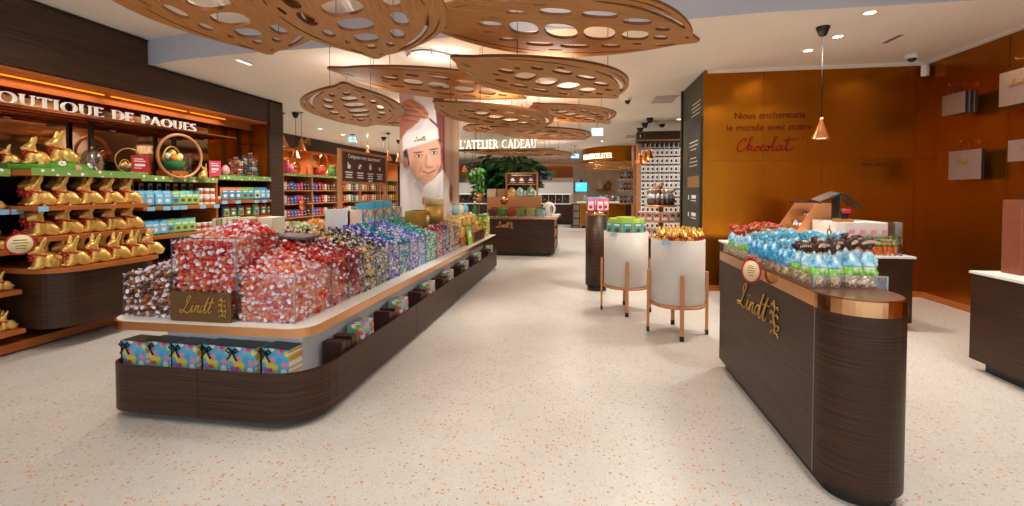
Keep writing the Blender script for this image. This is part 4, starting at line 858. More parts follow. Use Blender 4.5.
RB = Pool(make_sweetbag('red_topped_bag', [M_FOOT, M_LIMEF, M_CLOUD], M_REDT, mat('gold_print', '#e8c070', .5), .046))
n = 0
def bag_rows(pool, rows, what, grp, cols=4):
    for j, y in enumerate(rows):
        for i in range(cols):
            x = KX0+.068+(KX1-KX0-.136)*i/(cols-1)+random.uniform(-.012, .012)
            if j == 0 or i < 4: pool.put((x, y+random.uniform(-.008, .008), KZ+.002), random.uniform(-.9, .9)+.35, f'{what}, {ORD[i]} from left in {ORD[j]} row', grp, random.uniform(.88, 1.13))
bag_rows(BB, (2.64, 2.755, 2.86), 'blue and lime bag with brown header', 'brown headed bags on the lettered counter')
bag_rows(CB, (2.95, 3.06, 3.17, 3.28, 3.39, 3.50), 'all blue bag with speckled header', 'blue bags on the lettered counter')
bag_rows(RB, (3.63, 3.74, 3.85, 3.96), 'pale blue bag with red header', 'red headed bags on the lettered counter')
# round hanging tag
yt, zt_ = onx(757, 271, KX0-.03); t = thing('round_tag', 'round cream and red tag hanging on the counter edge by the gold script', 'tag', (KX0-.065, yt, zt_))
for nm, r, z0, z1, m in (('red_rim', .072, -.004, .004, M_REDC), ('face', .060, .004, .006, mat('tag_cream', '#e8d9a8', .5))): mb = MB().m(m); mb.X = facing((0, 0, 0), (.85, -.5, 0), (0, 0, 1)) @ Matrix.Diagonal((.82, 1.15, 1, 1)); mb.cyl(r, z0, z1, 32); mb.build(nm, t)
mb = MB(); mt_ = facing((-.0034, -.0058, 0), (.85, -.5, 0), (0, 0, 1)); mb.m(M_REDC); mb.X = mt_
for k, (w, y) in enumerate(((.03, .03), (.045, .016), (.05, 0), (.04, -.014), (.03, -.03))): mb.box(-w/2, w/2, y, y+.005, 0, .001)
mb.build('print', t); mb = MB().m(M_REDC, True); mb.X = facing((-.004, -.006, .083), (.85, -.5, 0), (0, 0, 1)); [mb.tube([(0, 0, 0), (s*.016, .016, .003), (s*.03, .008, .003), (s*.02, -.004, .002), (0, 0, 0)], .004, 6) for s in (-1, 1)]; mb.build('ribbon_bow', t)
# ================================================================ CHECKOUT BEHIND
t = thing('checkout_counter', 'low dark wood checkout block with white top by the copper walls', 'counter', (2.9, 5.85, 0))
MB().m(M_WOOD).box(1.95, 3.50, 5.44, 6.88, .08, .775).build('body', t, True); MB().m(M_BLACK).box(2.0, 3.44, 5.5, 6.83, 0, .08).build('kick_base', t, True); MB().m(M_WHITE).box(1.94, 3.52, 5.42, 6.9, .775, .80, .003).build('white_top', t, True)
t = thing('till_box', 'white till cabinet with dark accessibility symbol on the checkout', 'cabinet', (3.05, 5.8, .8))
MB().m(M_WHITE).box(2.83, 3.36, 5.62, 6.15, .8, 1.15, .006).build('cabinet', t, True)
mb = MB().m(M_BROWN, True); yk, zk = onx(829.5, 231, 2.83); mk = facing((2.828, yk, zk), (0, -1, 0), (0, 0, 1))
mb.X = mk; s = .7; mb.ball((0, .085*s, 0), (.016*s, .016*s, .003), 12, 6)
mb.tube([(.0, .06*s, 0), (.0, .01*s, 0), (.045*s, .008*s, 0), (.06*s, -.04*s, 0)], .009*s, 6); mb.tube([(.0, .04*s, 0), (.035*s, .038*s, 0)], .007*s, 6)
mb.tube([(-.01*s+.05*s*math.cos(a), -.015*s+.05*s*math.sin(a), 0) for a in np.arange(2.0, 5.6, .25)], .007*s, 6); mb.build('wheelchair_symbol', t, True)
# copper display rack with sloping cheeks
t = thing('copper_rack', 'copper display rack with sloping sides on the checkout', 'display rack', (2.87, 6.45, .8))
CA, CB, CN_, CF = 2.62, 3.13, 6.18, 6.74
for y in (CN_, CF):
    mb = MB().m(M_COPS); mb.X = Matrix(((1, 0, 0, 0), (0, 0, -1, y+.018), (0, 1, 0, 0), (0, 0, 0, 1))); mb.prism([(CA, .8), (CB, .8), (CB, 1.345), (CB-.24, 1.345), (CA, .93)], 0, .018); mb.build('side_panel', t, True)
MB().m(M_COPS).box(CB-.02, CB, CN_+.018, CF, .8, 1.345).build('back_panel', t, True)
for k in range(3): MB().m(M_OAK).box(CA+.02+.13*k, CA+.04+.13*k, CN_+.018, CF, .8, .93+.12*k).box(CA+.04+.13*k, CA+.15+.13*k, CN_+.018, CF, .86+.12*k, .87+.12*k).build('step', t, True)
MB().m(M_COPS).box(2.84, 3.02, 5.63, 5.72, 1.15, 1.185).build('front_ledge', t, True)
for k in range(3):
    for i in range(6):
        y = CN_+.07+.085*i; c = ['#2a4a9a', '#c0c4cc', '#b0262e', '#2f2f5a', '#d8d8e0', '#8a1f28'][(i+2*k) % 6]; nm = ['navy', 'silver', 'red', 'indigo', 'white', 'dark red'][(i+2*k) % 6]
        q = thing('chocolate_pack', f'{nm} chocolate pack, {ORD[5-i]} from left on the {["lowest", "middle", "top"][k]} step of the copper rack', 'chocolate pack', (CA+.095+.13*k, y, .87+.12*k), 0, 'chocolate packs in the copper rack')
        MB().m(mat('cp'+nm.replace(' ', ''), c, .3, .1)).at(0, 0, 0, 0, 0, .3).box(-.02, .02, -.036, .036, .0, .12, .006).build('wrapper', q); MB().m(M_WHITEP).at(0, 0, 0, 0, 0, .3).box(-.022, -.02, -.025, .025, .05, .09).build('print', q)
# till screen
t = thing('till_screen', 'black till screen tilted like a roof above the white cabinet', 'screen', (2.95, 5.9, 1.15))
MB().m(M_BLACK).box(2.96, 3.02, 5.92, 5.98, 1.15, 1.44).build('stand', t, True)
mb = MB().m(M_BLACK).at(2.86, 5.95, 1.42, 0, .12, -.42).box(-.12, .16, -.12, .12, -.012, .012, .006); mb.build('display', t, True)
mb = MB().m(M_BLACK).at(3.11, 5.95, 1.40, 0, .12, .72).box(-.13, .14, -.14, .14, -.012, .012, .006); mb.build('display', t, True)
MB().m(mat('screen_grey', '#4a4650', .2)).at(2.86, 5.95, 1.42, 0, .12, -.42).box(-.10, .14, -.10, .10, .012, .014).build('glass', t, True)
t = thing('scanner', 'small black scanner with red window under the till screen', 'scanner', (2.95, 5.68, 1.15)); MB().m(M_BLACK).lathe([(.035, 0), (.04, .03), (.045, .10), (.05, .15)], 16).build('stand', t); MB().m(M_REDC).box(-.04, .04, -.052, -.03, .10, .145, .006).build('red_window', t)
t = thing('keyboard', 'thin black keypad lying on top of the copper rack', 'keypad', (2.84, 6.6, 1.345)); MB().m(M_BLACK).box(-.06, .20, -.07, .07, 0, .02, .004).build('case', t); MB().m(M_SLATE).box(-.05, .18, -.055, .055, .02, .024).build('keys', t)
# carrots in a clear box
t = thing('carrot_box', 'clear acrylic box of orange carrot packs on the checkout front', 'acrylic box', (3.1, 5.5, .8))
MB().m(M_GLASS).box(2.92, 3.40, 5.45, 5.454, .8, 1.02).box(2.92, 2.924, 5.45, 5.60, .8, 1.02).box(3.396, 3.40, 5.45, 5.60, .8, 1.16).box(2.92, 3.40, 5.596, 5.60, .8, 1.16).build('walls', t, True); MB().m(M_GLASSE).box(3.394, 3.402, 5.448, 5.60, .8, 1.162).box(2.92, 3.40, 5.447, 5.455, 1.02, 1.024).build('polished_edges', t, True)
M_CARROT = mat('carrot_orange', '#e8742a', .35); M_CGREEN = mat('carrot_green', '#2f7a3c', .5); M_PINKP = mat('pink_flag', '#e890a8', .5)
def make_carrot():
    t = thing('carrot_pack', 'x', 'carrot pack'); MB().m(M_CARROT, True).lathe([(.006, 0), (.014, .02), (.017, .08), (.014, .095)], 12).build('carrot', t)
    mb = MB().m(M_CGREEN); [mb.add([(0, 0, .09), (.018*math.cos(a)-.004, .018*math.sin(a), .125), (.024*math.cos(a), .024*math.sin(a), .105)], [(0, 1, 2)]) for a in np.arange(0, 6.2, .7)]; mb.lathe([(.012, .09), (.018, .105), (.006, .128)], 8); mb.build('leaves', t)
    return t
CP = Pool(make_carrot())
for j in range(3):
    for i in range(9): CP.put((2.95+.05*i+.012*(j % 2), 5.475+.042*j, .80+.04*j), 0, f'orange carrot pack with green leaves, {ORD[i]} from the left in the {["front", "middle", "back"][j]} row', 'carrot packs in the clear box')
for i in range(4): t = thing('flag_card', f'small pink flag card, {ORD[i]} from the left above the carrots', 'card', (2.97+.11*i, 5.57, .9), 0, 'pink flag cards'); MB().m(M_PINKP).box(-.03, .03, -.001, .001, .12, .17).build('card', t); MB().m(M_WHITEP).box(-.002, .002, -.001, .001, -.02, .12).build('stick', t)
# ================================================================ RIGHT EDGE BLOCK
zR = .83
t = thing('side_block', 'low dark wood display block with pale top at the right edge', 'display block', (3.7, 3.6, 0))
MB().m(M_WOOD).box(3.25, 4.2, 2.9, 4.37, .09, zR-.022).build('body', t, True); MB().m(M_BLACK).box(3.32, 4.15, 2.95, 4.30, 0, .09).build('kick_base', t, True); MB().m(M_WHITE).box(3.24, 4.21, 2.89, 4.38, zR-.022, zR, .003).build('top', t, True)
t = thing('tall_gift_bag', 'tall copper brown paper bag standing on the right edge block', 'bag', (3.475, 4.24, zR), .05)
MB().m(mat('copper_paper', '#8a4a34', .45, .2, var=.1)).prism(rrect(-.05, .16, -.08, .08, .01, 2), 0, .60).build('bag_body', t)
MB().m(M_BROWN, True).tube([(-.02, -.05, .6), (.0, -.05, .7), (.06, -.05, .73), (.11, -.05, .7), (.13, -.05, .6)], .005, 6).build('handle', t)
# ================================================================ PAPER BAGS ON THE RIGHT WALL
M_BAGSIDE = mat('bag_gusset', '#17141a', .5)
def wall_bags(y0, y1, z0, z1, n, lab):
    yc, w, h = (y0+y1)/2, y1-y0, z1-z0
    for k in range(n):
        x = 4.62-.05*k; where = '' if n == 1 else f', {["backmost", "middle", "front"][k if n == 3 else (0 if k == 0 else 2)]} of its hook'
        t = thing('shopping_bag', f'mauve paper bag hanging {lab}{where}', 'shopping bag', (x, yc, z0), 0, 'mauve bags on the right wall')
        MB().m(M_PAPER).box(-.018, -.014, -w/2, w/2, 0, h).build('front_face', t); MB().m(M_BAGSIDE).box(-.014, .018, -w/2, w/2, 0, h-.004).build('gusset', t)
        mb = MB().m(M_BROWN, True); mb.tube([(-.016, -w*.2, h), (-.01, -w*.06, h+.10), (-.01, w*.06, h+.10), (-.016, w*.2, h)], .005, 6); mb.build('handle', t)
        if k == n-1: mb = MB().m(M_GOLDL); script(mb, SCRIPT, w*.16, .003, facing((-.02, w*.22, h*.55), (0, -1, 0), (0, 0, 1)), .12); mb.build('gold_script', t)
    t = thing('wall_hook', f'thin copper hook carrying the mauve bags {lab}', 'hook', (4.74, yc, z1+.10), 0, 'copper hooks on the right wall')
    MB().m(M_COPR, True).tube([(.005, 0, 0), (-.13-.05*n, 0, 0), (-.14-.05*n, 0, .02)], .006, 8).build('rod', t); MB().m(M_COPR).box(-.0, .008, -.03, .03, -.03, .03, .002).build('plate', t)
XB = 4.56
for (a, b, ta, ba, n, lab) in ((945, 968, 97, 117, 3, 'upper left on the right wall'), (944, 976, 152, 180, 1, 'lower left on the right wall'), (997, 1040, 75, 108, 2, 'upper right, cut by the picture edge'), (1002, 1050, 141, 162, 1, 'lower right, cut by the picture edge')):
    y1, y0 = yat(a, XB), yat(b, XB); z1, z0 = onx(a, ta, XB)[1], onx(a, ba, XB)[1]; wall_bags(y0, y1, z0, z1, n, lab)
# ================================================================ WRITING ON THE COPPER WALL
M_INK = mat('maroon_ink', '#4a160e', .9, spec=.05)
yw = 7.196
t = thing('wall_lettering', 'maroon French slogan ending in a flowing script word on the copper wall', 'wall lettering', (xat(768, yw), yw, 2.4))
mb = MB()
for s, pa, pb, py in (('Nous enchantons', 734, 805, 119), ('le monde avec notre', 726, 812, 131)):
    x0, z0 = ony(pa, py, yw); x1, _ = ony(pb, py, yw)
    me = text_mesh(s, 1, 0, M_INK); wd = max(v.co.x for v in me.vertices); bpy.data.meshes.remove(me)
    put_text(mb, s, (x1-x0)/wd, .001, M_INK, facing((x0, yw-.001, z0), (1, 0, 0), (0, 0, 1)))
mb.build('printed_lines', t, True)
M_INKR = mat('crimson_ink', '#701512', .9, spec=.05)
CHO = [[(.62, .72), (.6, .86), (.48, .9), (.25, .68), (.08, .3), (.14, .05), (.35, .04), (.6, .2), (.8, .5), (1.0, .95), (.95, 1.02), (.86, .7), (.8, .05)], [(.8, .05), (.95, .4), (1.05, .4), (1.02, .1), (1.1, .03), (1.25, .2)],
  [(1.45, .38), (1.32, .36), (1.25, .14), (1.35, .03), (1.5, .16), (1.45, .36), (1.6, .3)], [(1.88, .36), (1.78, .42), (1.64, .2), (1.72, .03), (1.95, .15)],
  [(2.15, .38), (2.02, .36), (1.95, .14), (2.05, .03), (2.2, .16), (2.15, .36), (2.32, .3)], [(2.32, .3), (2.6, .9), (2.52, 1.0), (2.42, .5), (2.44, .06), (2.6, .1)], [(2.95, .38), (2.82, .42), (2.66, .18), (2.74, .03), (2.92, .2), (3.0, .42), (2.98, .08), (3.12, .1)],
  [(3.12, .1), (3.32, .5), (3.42, 1.0), (3.3, .3), (3.34, .04), (3.5, .1), (3.75, .3)], [(3.05, .72), (3.4, .8), (3.95, .86)]]
x0, z0 = ony(736, 151.5, yw); x1, _ = ony(797, 150, yw); mb = MB().m(M_INKR)
script(mb, CHO, (x1-x0)/4.0, .008, facing((x0, yw-.003, z0), (1, 0, 0), (0, 0, 1)), .05); mb.build('script_word', t, True)
x0, z0 = ony(803, 138, yw); mb = MB().m(M_INKR); mb.X = facing((x0, yw-.002, z0), (1, 0, 0), (0, 0, 1)); mb.prism([(.028*(1 if i % 2 == 0 else .35)*math.cos(PI/4*i), .028*(1 if i % 2 == 0 else .35)*math.sin(PI/4*i)) for i in range(8)], 0, .002); mb.build('star', t, True)
t = thing('exit_notice', 'small maroon capitals SANS ISSUE on the copper wall', 'wall lettering', (xat(874, yw), yw, 1.9)); mb = MB(); x0, z0 = ony(862, 166, yw); x1, _ = ony(887, 166, yw)
me = text_mesh('SANS ISSUE', 1, 0, M_INK); wd = max(v.co.x for v in me.vertices); bpy.data.meshes.remove(me)
put_text(mb, 'SANS ISSUE', (x1-x0)/wd, .001, M_INK, facing((x0, yw-.001, z0), (1, 0, 0), (0, 0, 1))); mb.build('letters', t, True)
# slate board on the green return
xg = 1.80
y1g, y0g = yat(687.5, xg-.03), yat(699.5, xg-.03)
t = thing('slate_board', 'tall slate info board with white lines and gold band on the green panel', 'sign', (xg, (y0g+y1g)/2, 1.0))
zt = onx(694, 122, xg)[1]; MB().m(M_SLATE).box(xg-.035, xg-.003, y0g, y1g, .35, zt, .003).build('board', t, True)
mb = MB().m(M_WHITEP); yc = (y0g+y1g)/2; W = y1g-y0g
def fline(y, z, w, h): mb.box(xg-.0365, xg-.035, y-w/2, y+w/2, z, z+h)
rl = random.Random(2)
for z in (2.28, 2.22, 2.16, 2.02, 1.96, 1.90): fline(yc, z, W*rl.uniform(.45, .7), .014)
for k, z in enumerate((1.38, 1.10, .84)): fline(yc-.05, z, W*.36, .055); fline(yc-.04, z-.04, W*.4, .014); mb.box(xg-.0365, xg-.035, yc+.26, yc+.33, z-.02, z+.05)
fline(yc, .60, .06, .12); fline(yc, .5, W*.4, .02); mb.build('white_lines', t, True)
MB().m(M_GOLDL).box(xg-.037, xg-.035, y0g+.02, y1g-.02, 1.56, 1.74).build('gold_band', t, True)
t = thing('green_wall_lettering', 'small white lines of writing high on the green panel above the slate board', 'wall lettering', (xg, yc, 2.7)); mb = MB().m(M_WHITEP)
for k, z in enumerate((2.90, 2.84, 2.78, 2.72)): mb.box(xg-.003, xg-.001, yc-.3+.05*(k % 2), yc+.3-.07*((k+1) % 2), z, z+.015)
mb.build('lines', t, True)
# ================================================================ CONE PENDANTS
M_GLOWIN = mat('pendant_inside', '#ffd9a8', .5, emit=5)
def make_pendant():
    """origin at the bottom rim of the shade; the cord is scaled per copy"""
    t = thing('cone_pendant', 'x', 'pendant lamp')
    MB().m(M_COPR, True).lathe([(.082, 0), (.018, .155), (.016, .16), (.016, .20), (.0, .203)], 28, cap=False).build('shade', t)
    MB().m(M_GLOWIN, True).lathe([(.0, .02), (.074, .012)], 24, cap=False).build('bulb', t)
    MB().m(M_BLACK).tube([(0, 0, .2), (0, 0, 1.2)], .004, 6).build('cord', t)
    MB().m(M_BLACK, True).lathe([(.03, 0), (.058, .09), (.058, .095), (0, .095)], 20).build('canopy', t)
    return t
PROTO = make_pendant(); used = [0]
def pendant(px, pyb, pyc, d, label, grp, scale=1.0, ceil=None):
    """shade bottom seen at (px,pyb), ceiling canopy at row pyc, d = distance along y"""
    x, zb_ = ony(px, pyb, d); zc_ = (ceil or ony(px, pyc, d)[1])
    o = PROTO if not used[0] else dup(PROTO, (0, 0, 0), 0); used[0] = 1
    o.location = (x, d, zb_); o['label'] = label; o['group'] = grp; H_ = zc_-zb_
    for ch in o.children:
        n_ = ch.name.split('.')[0]
        if n_ in ('shade', 'bulb'): ch.scale = (scale,)*3
        if n_ == 'cord': ch.scale = (1, 1, (H_-.1-.2*scale)); ch.location = (0, 0, .2*scale-.2*(H_-.1-.2*scale))
        if n_ == 'canopy': ch.location = (0, 0, H_-.095); ch.scale = (scale, scale, 1)
    l = bpy.data.lights.new('pendant_lamp', 'SPOT'); l.energy = 18; l.color = (1, .82, .6); l.spot_size = 2.2; l.spot_blend = .6; l.shadow_soft_size = .05
    q = bpy.data.objects.new('pendant_lamp', l); COL.objects.link(q); q.location = (x, d, zb_-.01); return o
pendant(821, 139, 45, 5.5, 'copper cone pendant hanging alone in front of the copper wall', 'copper cone pendants', 1.18, zc(2.5))
for (px, pyb, pyc, nm) in ((283.5, 147, 109, 'leftmost, half behind the dark pilaster'), (296, 158.5, 113, 'lowest of the left group'), (301.5, 150.5, 108, 'right of the left group')): pendant(px, pyb, pyc, 8.2, f'copper cone pendant before the back left shelves, {nm}', 'copper cone pendants on the left', 1.15)
for (px, pyb, pyc, nm) in ((367.5, 156, 127, 'above the instruction board'), (388.5, 161, 131, 'largest just left of the chef banner'), (399, 162, 140, 'half behind the chef banner'), (384, 168, 137, 'lowest left of the chef banner')): pendant(px, pyb, pyc, 11.5, f'copper cone pendant {nm}', 'copper cone pendants near the banner', 1.3)
for (px, pyb, pyc, nm) in ((640, 164, 128, 'left'), (644.7, 161, 123, 'middle'), (649.5, 158, 118, 'right')): pendant(px, pyb, pyc, 9.2, f'{nm} one of three copper cone pendants before the white cubby wall', 'trio of copper cone pendants', 1.2)
for (px, pyb, nm) in ((465, 172, 'left'), (472.5, 173, 'right')): pendant(px, pyb, 150, 15, f'distant copper cone pendant under the atelier sign, {nm} of two', 'distant cone pendants', 1.4)
# ================================================================ CEILING FITTINGS
M_EXIT = mat('exit_blue', '#8cc8f0', .4, emit=1.4)
def exit_sign(px, py, d, label, w=.24, h=.15):
    x, z = ony(px, py, d); t = thing('exit_sign', label, 'exit sign', (x, d, z), 0, 'lit exit signs')
    MB().m(M_WHITE).box(-w/2-.012, w/2+.012, -.012, .02, -h/2-.012, h/2+.012, .004).build('case', t); MB().m(M_EXIT).box(-w/2, w/2, -.016, -.012, -h/2, h/2).build('lit_face', t)
    MB().m(M_WHITEP).box(-.05, .05, -.018, -.016, -.012, .012).box(.02, .06, -.018, -.016, -.03, .03).build('arrow', t)
    MB().m(M_BLACK).box(-.006, .006, -.003, .003, h/2, zc(x)-z).box(-.06, .06, -.02, .02, zc(x)-z-.02, zc(x)-z).build('hanger', t)
exit_sign(352.5, 139.5, 11.6, 'blue lit exit sign over the back left shelves', .21, .13); exit_sign(597, 132, 10.5, 'blue lit exit sign right of the wooden leaves'); exit_sign(575, 156, 17.5, 'most distant blue lit exit sign before the bar', .3, .16)
def on_ceil(px, py):
    z = 3.2
    for _ in range(12): q = onz(px, py, z); z = zc(q[0])
    return q[0], q[1], z
x, y, z = on_ceil(912, 54); t = thing('dome_camera', 'white and black dome camera at the copper corner', 'security camera', (x, y, z), 0, 'dome cameras'); MB().m(M_WHITE, True).lathe([(.075, 0), (.075, -.05), (.05, -.06)], 24).build('housing', t); MB().m(mat('smoked_dome', '#1a181c', .1)).ball((0, 0, -.05), (.052, .052, .055), 18, 12).build('dome', t)
x, y, z = on_ceil(627.5, 98); t = thing('dome_camera', 'small dome camera on the ceiling right of the leaf panels', 'security camera', (x, y, z), 0, 'dome cameras'); MB().m(M_WHITE, True).lathe([(.075, 0), (.075, -.04), (.05, -.05)], 24).build('housing', t); MB().m(mat('smoked_dome', '#1a181c', .1)).ball((0, 0, -.05), (.052, .052, .07), 18, 12).build('dome', t)
x, y, z = on_ceil(662, 124); t = thing('dome_camera', 'distant black dome camera above the white cubby wall', 'security camera', (x, y, z), 0, 'dome cameras'); MB().m(M_BLACK, True).lathe([(.08, 0), (.08, -.03), (.04, -.09)], 20).build('housing', t); MB().m(M_WHITE, True).lathe([(.1, 0), (.1, -.012)], 20).build('plate', t)
t = thing('wall_sensor', 'white box sensor in the corner of the copper walls', 'sensor', (4.66, 7.10, 3.18), .6); MB().m(M_WHITE).box(-.045, .045, -.035, .035, -.10, .06, .012).build('case', t); MB().m(M_FIT).box(-.025, .025, -.04, -.035, -.06, .0).build('lens', t)
M_SLOT = mat('slot_dark', '#3a3632', .7)
for (pa, pb, lab, k) in (((884, 43), (902, 34), 'dark slotted ceiling vent near the dome camera', 7), ((236, 59), (252, 65), 'thin white linear ceiling light left of the leaf panels', 1)):
    xa, ya_, za = on_ceil(*pa); xb_, yb_, zb2 = on_ceil(*pb); L = math.hypot(xb_-xa, yb_-ya_)
    t = thing('ceiling_slot', lab, 'ceiling vent' if k > 1 else 'ceiling light', ((xa+xb_)/2, (ya_+yb_)/2, (za+zb2)/2), math.atan2(yb_-ya_, xb_-xa)); MB().m(M_FIT).box(-L/2, L/2, -.05, .05, -.006, 0).build('frame', t)
    if k > 1:
        for i in range(k): MB().m(M_SLOT).box(-L/2+L*(i+.15)/k, -L/2+L*(i+.85)/k, -.03, .03, -.008, -.006).build('slot', t)
    else: MB().m(mat('slot_glow', '#fff2dc', .5, emit=1.5)).box(-L/2+.02, L/2-.02, -.02, .02, -.008, -.006).build('diffuser', t)
for (pa, pb, pc, lab) in (((655, 97), (680, 94), (683, 101), 'large perforated ceiling grille in front of the green panel'), ((603, 121), (612, 119.5), (615, 123), 'small ceiling grille beside the exit sign'), ((626, 136), (652, 133), (654, 136), 'perforated ceiling grille before the cubby wall')):
    a, b, c = on_ceil(*pa), on_ceil(*pb), on_ceil(*pc); W, D = b[0]-a[0], abs(c[1]-b[1]); t = thing('ceiling_grille', lab, 'ceiling vent', ((a[0]+b[0])/2, (a[1]+c[1])/2-0, a[2]), 0, 'ceiling grilles')
    MB().m(mat('grille_paint', '#c2b6a8', .7)).box(-W/2, W/2, -D/2, D/2, -.005, 0).build('frame', t)
    for i in range(5): MB().m(mat('grille_slot', '#9a8e80', .8)).box(-W/2+.02, W/2-.02, -D/2+D*(i+.3)/5, -D/2+D*(i+.7)/5, -.006, -.005).build('slot', t)
# thin curved lighting track above the leaves
t = thing('curved_track', 'thin curved rail on the ceiling between the leaf panels', 'ceiling rail', (-1.3, 5.4, 3.12)); pts = [on_ceil(*p) for p in ((407, 54), (411, 50), (420, 48), (432, 49), (446, 52), (459, 55.5))]
MB().m(mat('rail_grey', '#8d857c', .5), True).tube([(p[0]+1.3, p[1]-5.4, p[2]-3.14) for p in cat_rom(pts, 5)], .012, 6).build('rail', t)
for k in (1, 3, 4): MB().m(M_FIT).box(pts[k][0]+1.3-.01, pts[k][0]+1.3+.01, pts[k][1]-5.4-.01, pts[k][1]-5.4+.01, -.02, pts[k][2]-3.12).build('bracket', t)
# ================================================================ CHEF BANNER ON THE COLUMN
cy0 = 6.9; cx0, cx1 = xat(400, cy0), xat(443.5, cy0); cy1 = cx1/ratio(459); zt = ony(430, 92, cy0)[1]; zb3 = .66
mb = MB().m(M_WOODT).box(cx0+.01, cx1-.022, cy0+.02, cy1, .655, zc(cx0)); c_ = struct('wall_column', mb)
def hexf(h): return np.array(lin(h)[:3])
def seg_d(px, py, a, b): ax, ay = a; bx, by = b; vx, vy = bx-ax, by-ay; t_ = np.clip(((px-ax)*vx+(py-ay)*vy)/(vx*vx+vy*vy), 0, 1); return np.hypot(px-ax-t_*vx, py-ay-t_*vy)
def poly_in(px, py, poly):
    r = np.zeros(px.shape, bool); n = len(poly)
    for i in range(n):
        x0, y0 = poly[i]; x1, y1 = poly[(i+1) % n]
        if y0 == y1: continue
        c = ((y0 > py) != (y1 > py)) & (px < (x1-x0)*(py-y0)/(y1-y0)+x0); r ^= c
    return r
def soft_poly(px, py, poly, s=2.5):
    acc = 0
    for dx, dy in ((0, 0), (s, 0), (-s, 0), (0, s), (0, -s)): acc = acc+poly_in(px+dx, py+dy, poly).astype(float)
    return acc/5
def chef(px, py):
    """printed picture: px 35..245, py 50..505 in the poster's own layout"""
    c = np.empty(px.shape+(3,)); c[:] = hexf('#c9a89a'); c0 = [c]
    def mix(a, col): a = np.clip(a, 0, 1)[..., None]; c0[0] = c0[0]*(1-a)+hexf(col)*a
    E = lambda x, y, rx, ry, s=.1, rot=0: np.clip((1-np.hypot(((px-x)*math.cos(rot)+(py-y)*math.sin(rot))/rx, (-(px-x)*math.sin(rot)+(py-y)*math.cos(rot))/ry))/s+.5, 0, 1)
    mix(np.clip((px-196)/20, 0, 1), '#cbb09a'); mix(np.clip(1-np.abs(px-218)/9, 0, 1)*.5, '#a87f68'); mix(np.clip(1-np.abs(px-238)/8, 0, 1)*.6, '#e0cfc0')
    mix(((px > 158) & (px < 196)).astype(float)*np.clip((420-py)/60, 0, 1), '#7d2423'); mix(E(170, 330, 26, 60, .5), '#8a3a32')
    mix(((px < 60) & (py > 300)).astype(float), '#e6d8d4')
    hat = [(88, 55), (120, 45), (150, 52), (164, 90), (168, 150), (171, 205), (150, 218), (95, 232), (52, 252), (44, 205), (60, 170), (92, 140), (95, 100)]
    mix(soft_poly(px, py, hat), '#e7dfe0'); mix(E(120, 125, 12, 50, .9, .35)*.5, '#c5b6b8'); mix(E(150, 110, 8, 60, .9)*.35, '#cdbfc2'); mix(E(85, 175, 30, 8, .9, -.4)*.45, '#bfb0b4')
    mix(soft_poly(px, py, [(45, 215), (105, 196), (172, 172), (176, 212), (110, 236), (47, 257)]), '#efe9e8')
    hair = [(48, 254), (62, 244), (72, 300), (66, 312), (50, 290)]; mix(soft_poly(px, py, hair), '#3a2620'); mix(soft_poly(px, py, [(166, 222), (182, 208), (188, 262), (178, 286)]), '#3d2a24')
    mix(soft_poly(px, py, [(45, 335), (70, 318), (100, 372), (122, 384), (160, 352), (190, 322), (206, 352), (218, 400), (222, 505), (40, 505)]), '#ebe3e3')
    mix(soft_poly(px, py, [(100, 362), (122, 384), (112, 410), (86, 372)]), '#d4c6c8'); mix(E(175, 400, 8, 80, .9, .15)*.5, '#d2c4c6'); mix(E(75, 430, 8, 80, .9, -.1)*.45, '#d6cacb'); mix((np.abs(px-191) < 1.6).astype(float)*(py > 350), '#cfc0c0')
    face = [(64, 246), (105, 234), (172, 212), (182, 245), (184, 300), (170, 340), (150, 362), (126, 368), (104, 358), (84, 336), (72, 305)]
    mix(soft_poly(px, py, face, 3), '#d9a386'); mix(E(140, 250, 40, 16, .9, -.35)*.7, '#dfab90'); mix(E(160, 300, 18, 24, .9)*.6, '#e0a98c'); mix(E(104, 310, 22, 22, .9)*.45, '#c98a70'); mix(E(84, 320, 14, 40, .9, .2)*.4, '#b4785e'); mix(E(128, 354, 34, 12, .9)*.35, '#b88068')
    mix(E(56, 296, 9, 20), '#b87a62')
    for x, y in ((103, 273), (158, 262)): mix(E(x-1, y-13, 19, 3.2, .6, -.12)*.9, '#5a3a2c'); mix(E(x, y, 15, 6.5, .5, -.12), '#7a4c3a'); mix(E(x, y+.5, 11, 3.6, .4, -.12), '#e8d8d0'); mix(E(x+1, y, 4.2, 4.2, .4), '#2c1c18')
    mix(E(143, 285, 7, 30, .8, -.12)*.55, '#e8b89c'); mix(E(142, 312, 15, 7, .6)*.7, '#a8684f'); mix(E(146, 304, 10, 8, .7)*.7, '#e2ab90'); mix(E(130, 284, 4, 22, .9, .1)*.5, '#a8684f')
    sm = np.minimum(seg_d(px, py, (119, 329), (138, 337)), seg_d(px, py, (138, 337), (163, 325))); mix(np.clip(1.9-sm/2.6, 0, 1)*.8, '#b86a5c'); mix(np.clip(1.3-sm/1.3, 0, 1)*.9, '#7a3630'); mix(E(110, 322, 4, 14, .9, .3)*.5, '#a0604a'); mix(E(172, 316, 3.5, 13, .9, -.3)*.5, '#a0604a'); mix(E(134, 345, 16, 3, .9)*.4, '#a8684f')
    hand = [(38, 95), (52, 72), (74, 66), (98, 76), (122, 92), (142, 122), (132, 140), (112, 136), (104, 150), (84, 168), (62, 182), (40, 212), (33, 210)]
    mix(soft_poly(px, py, hand, 3), '#b06c52'); mix(E(66, 96, 26, 18, .8)*.5, '#c9866a')
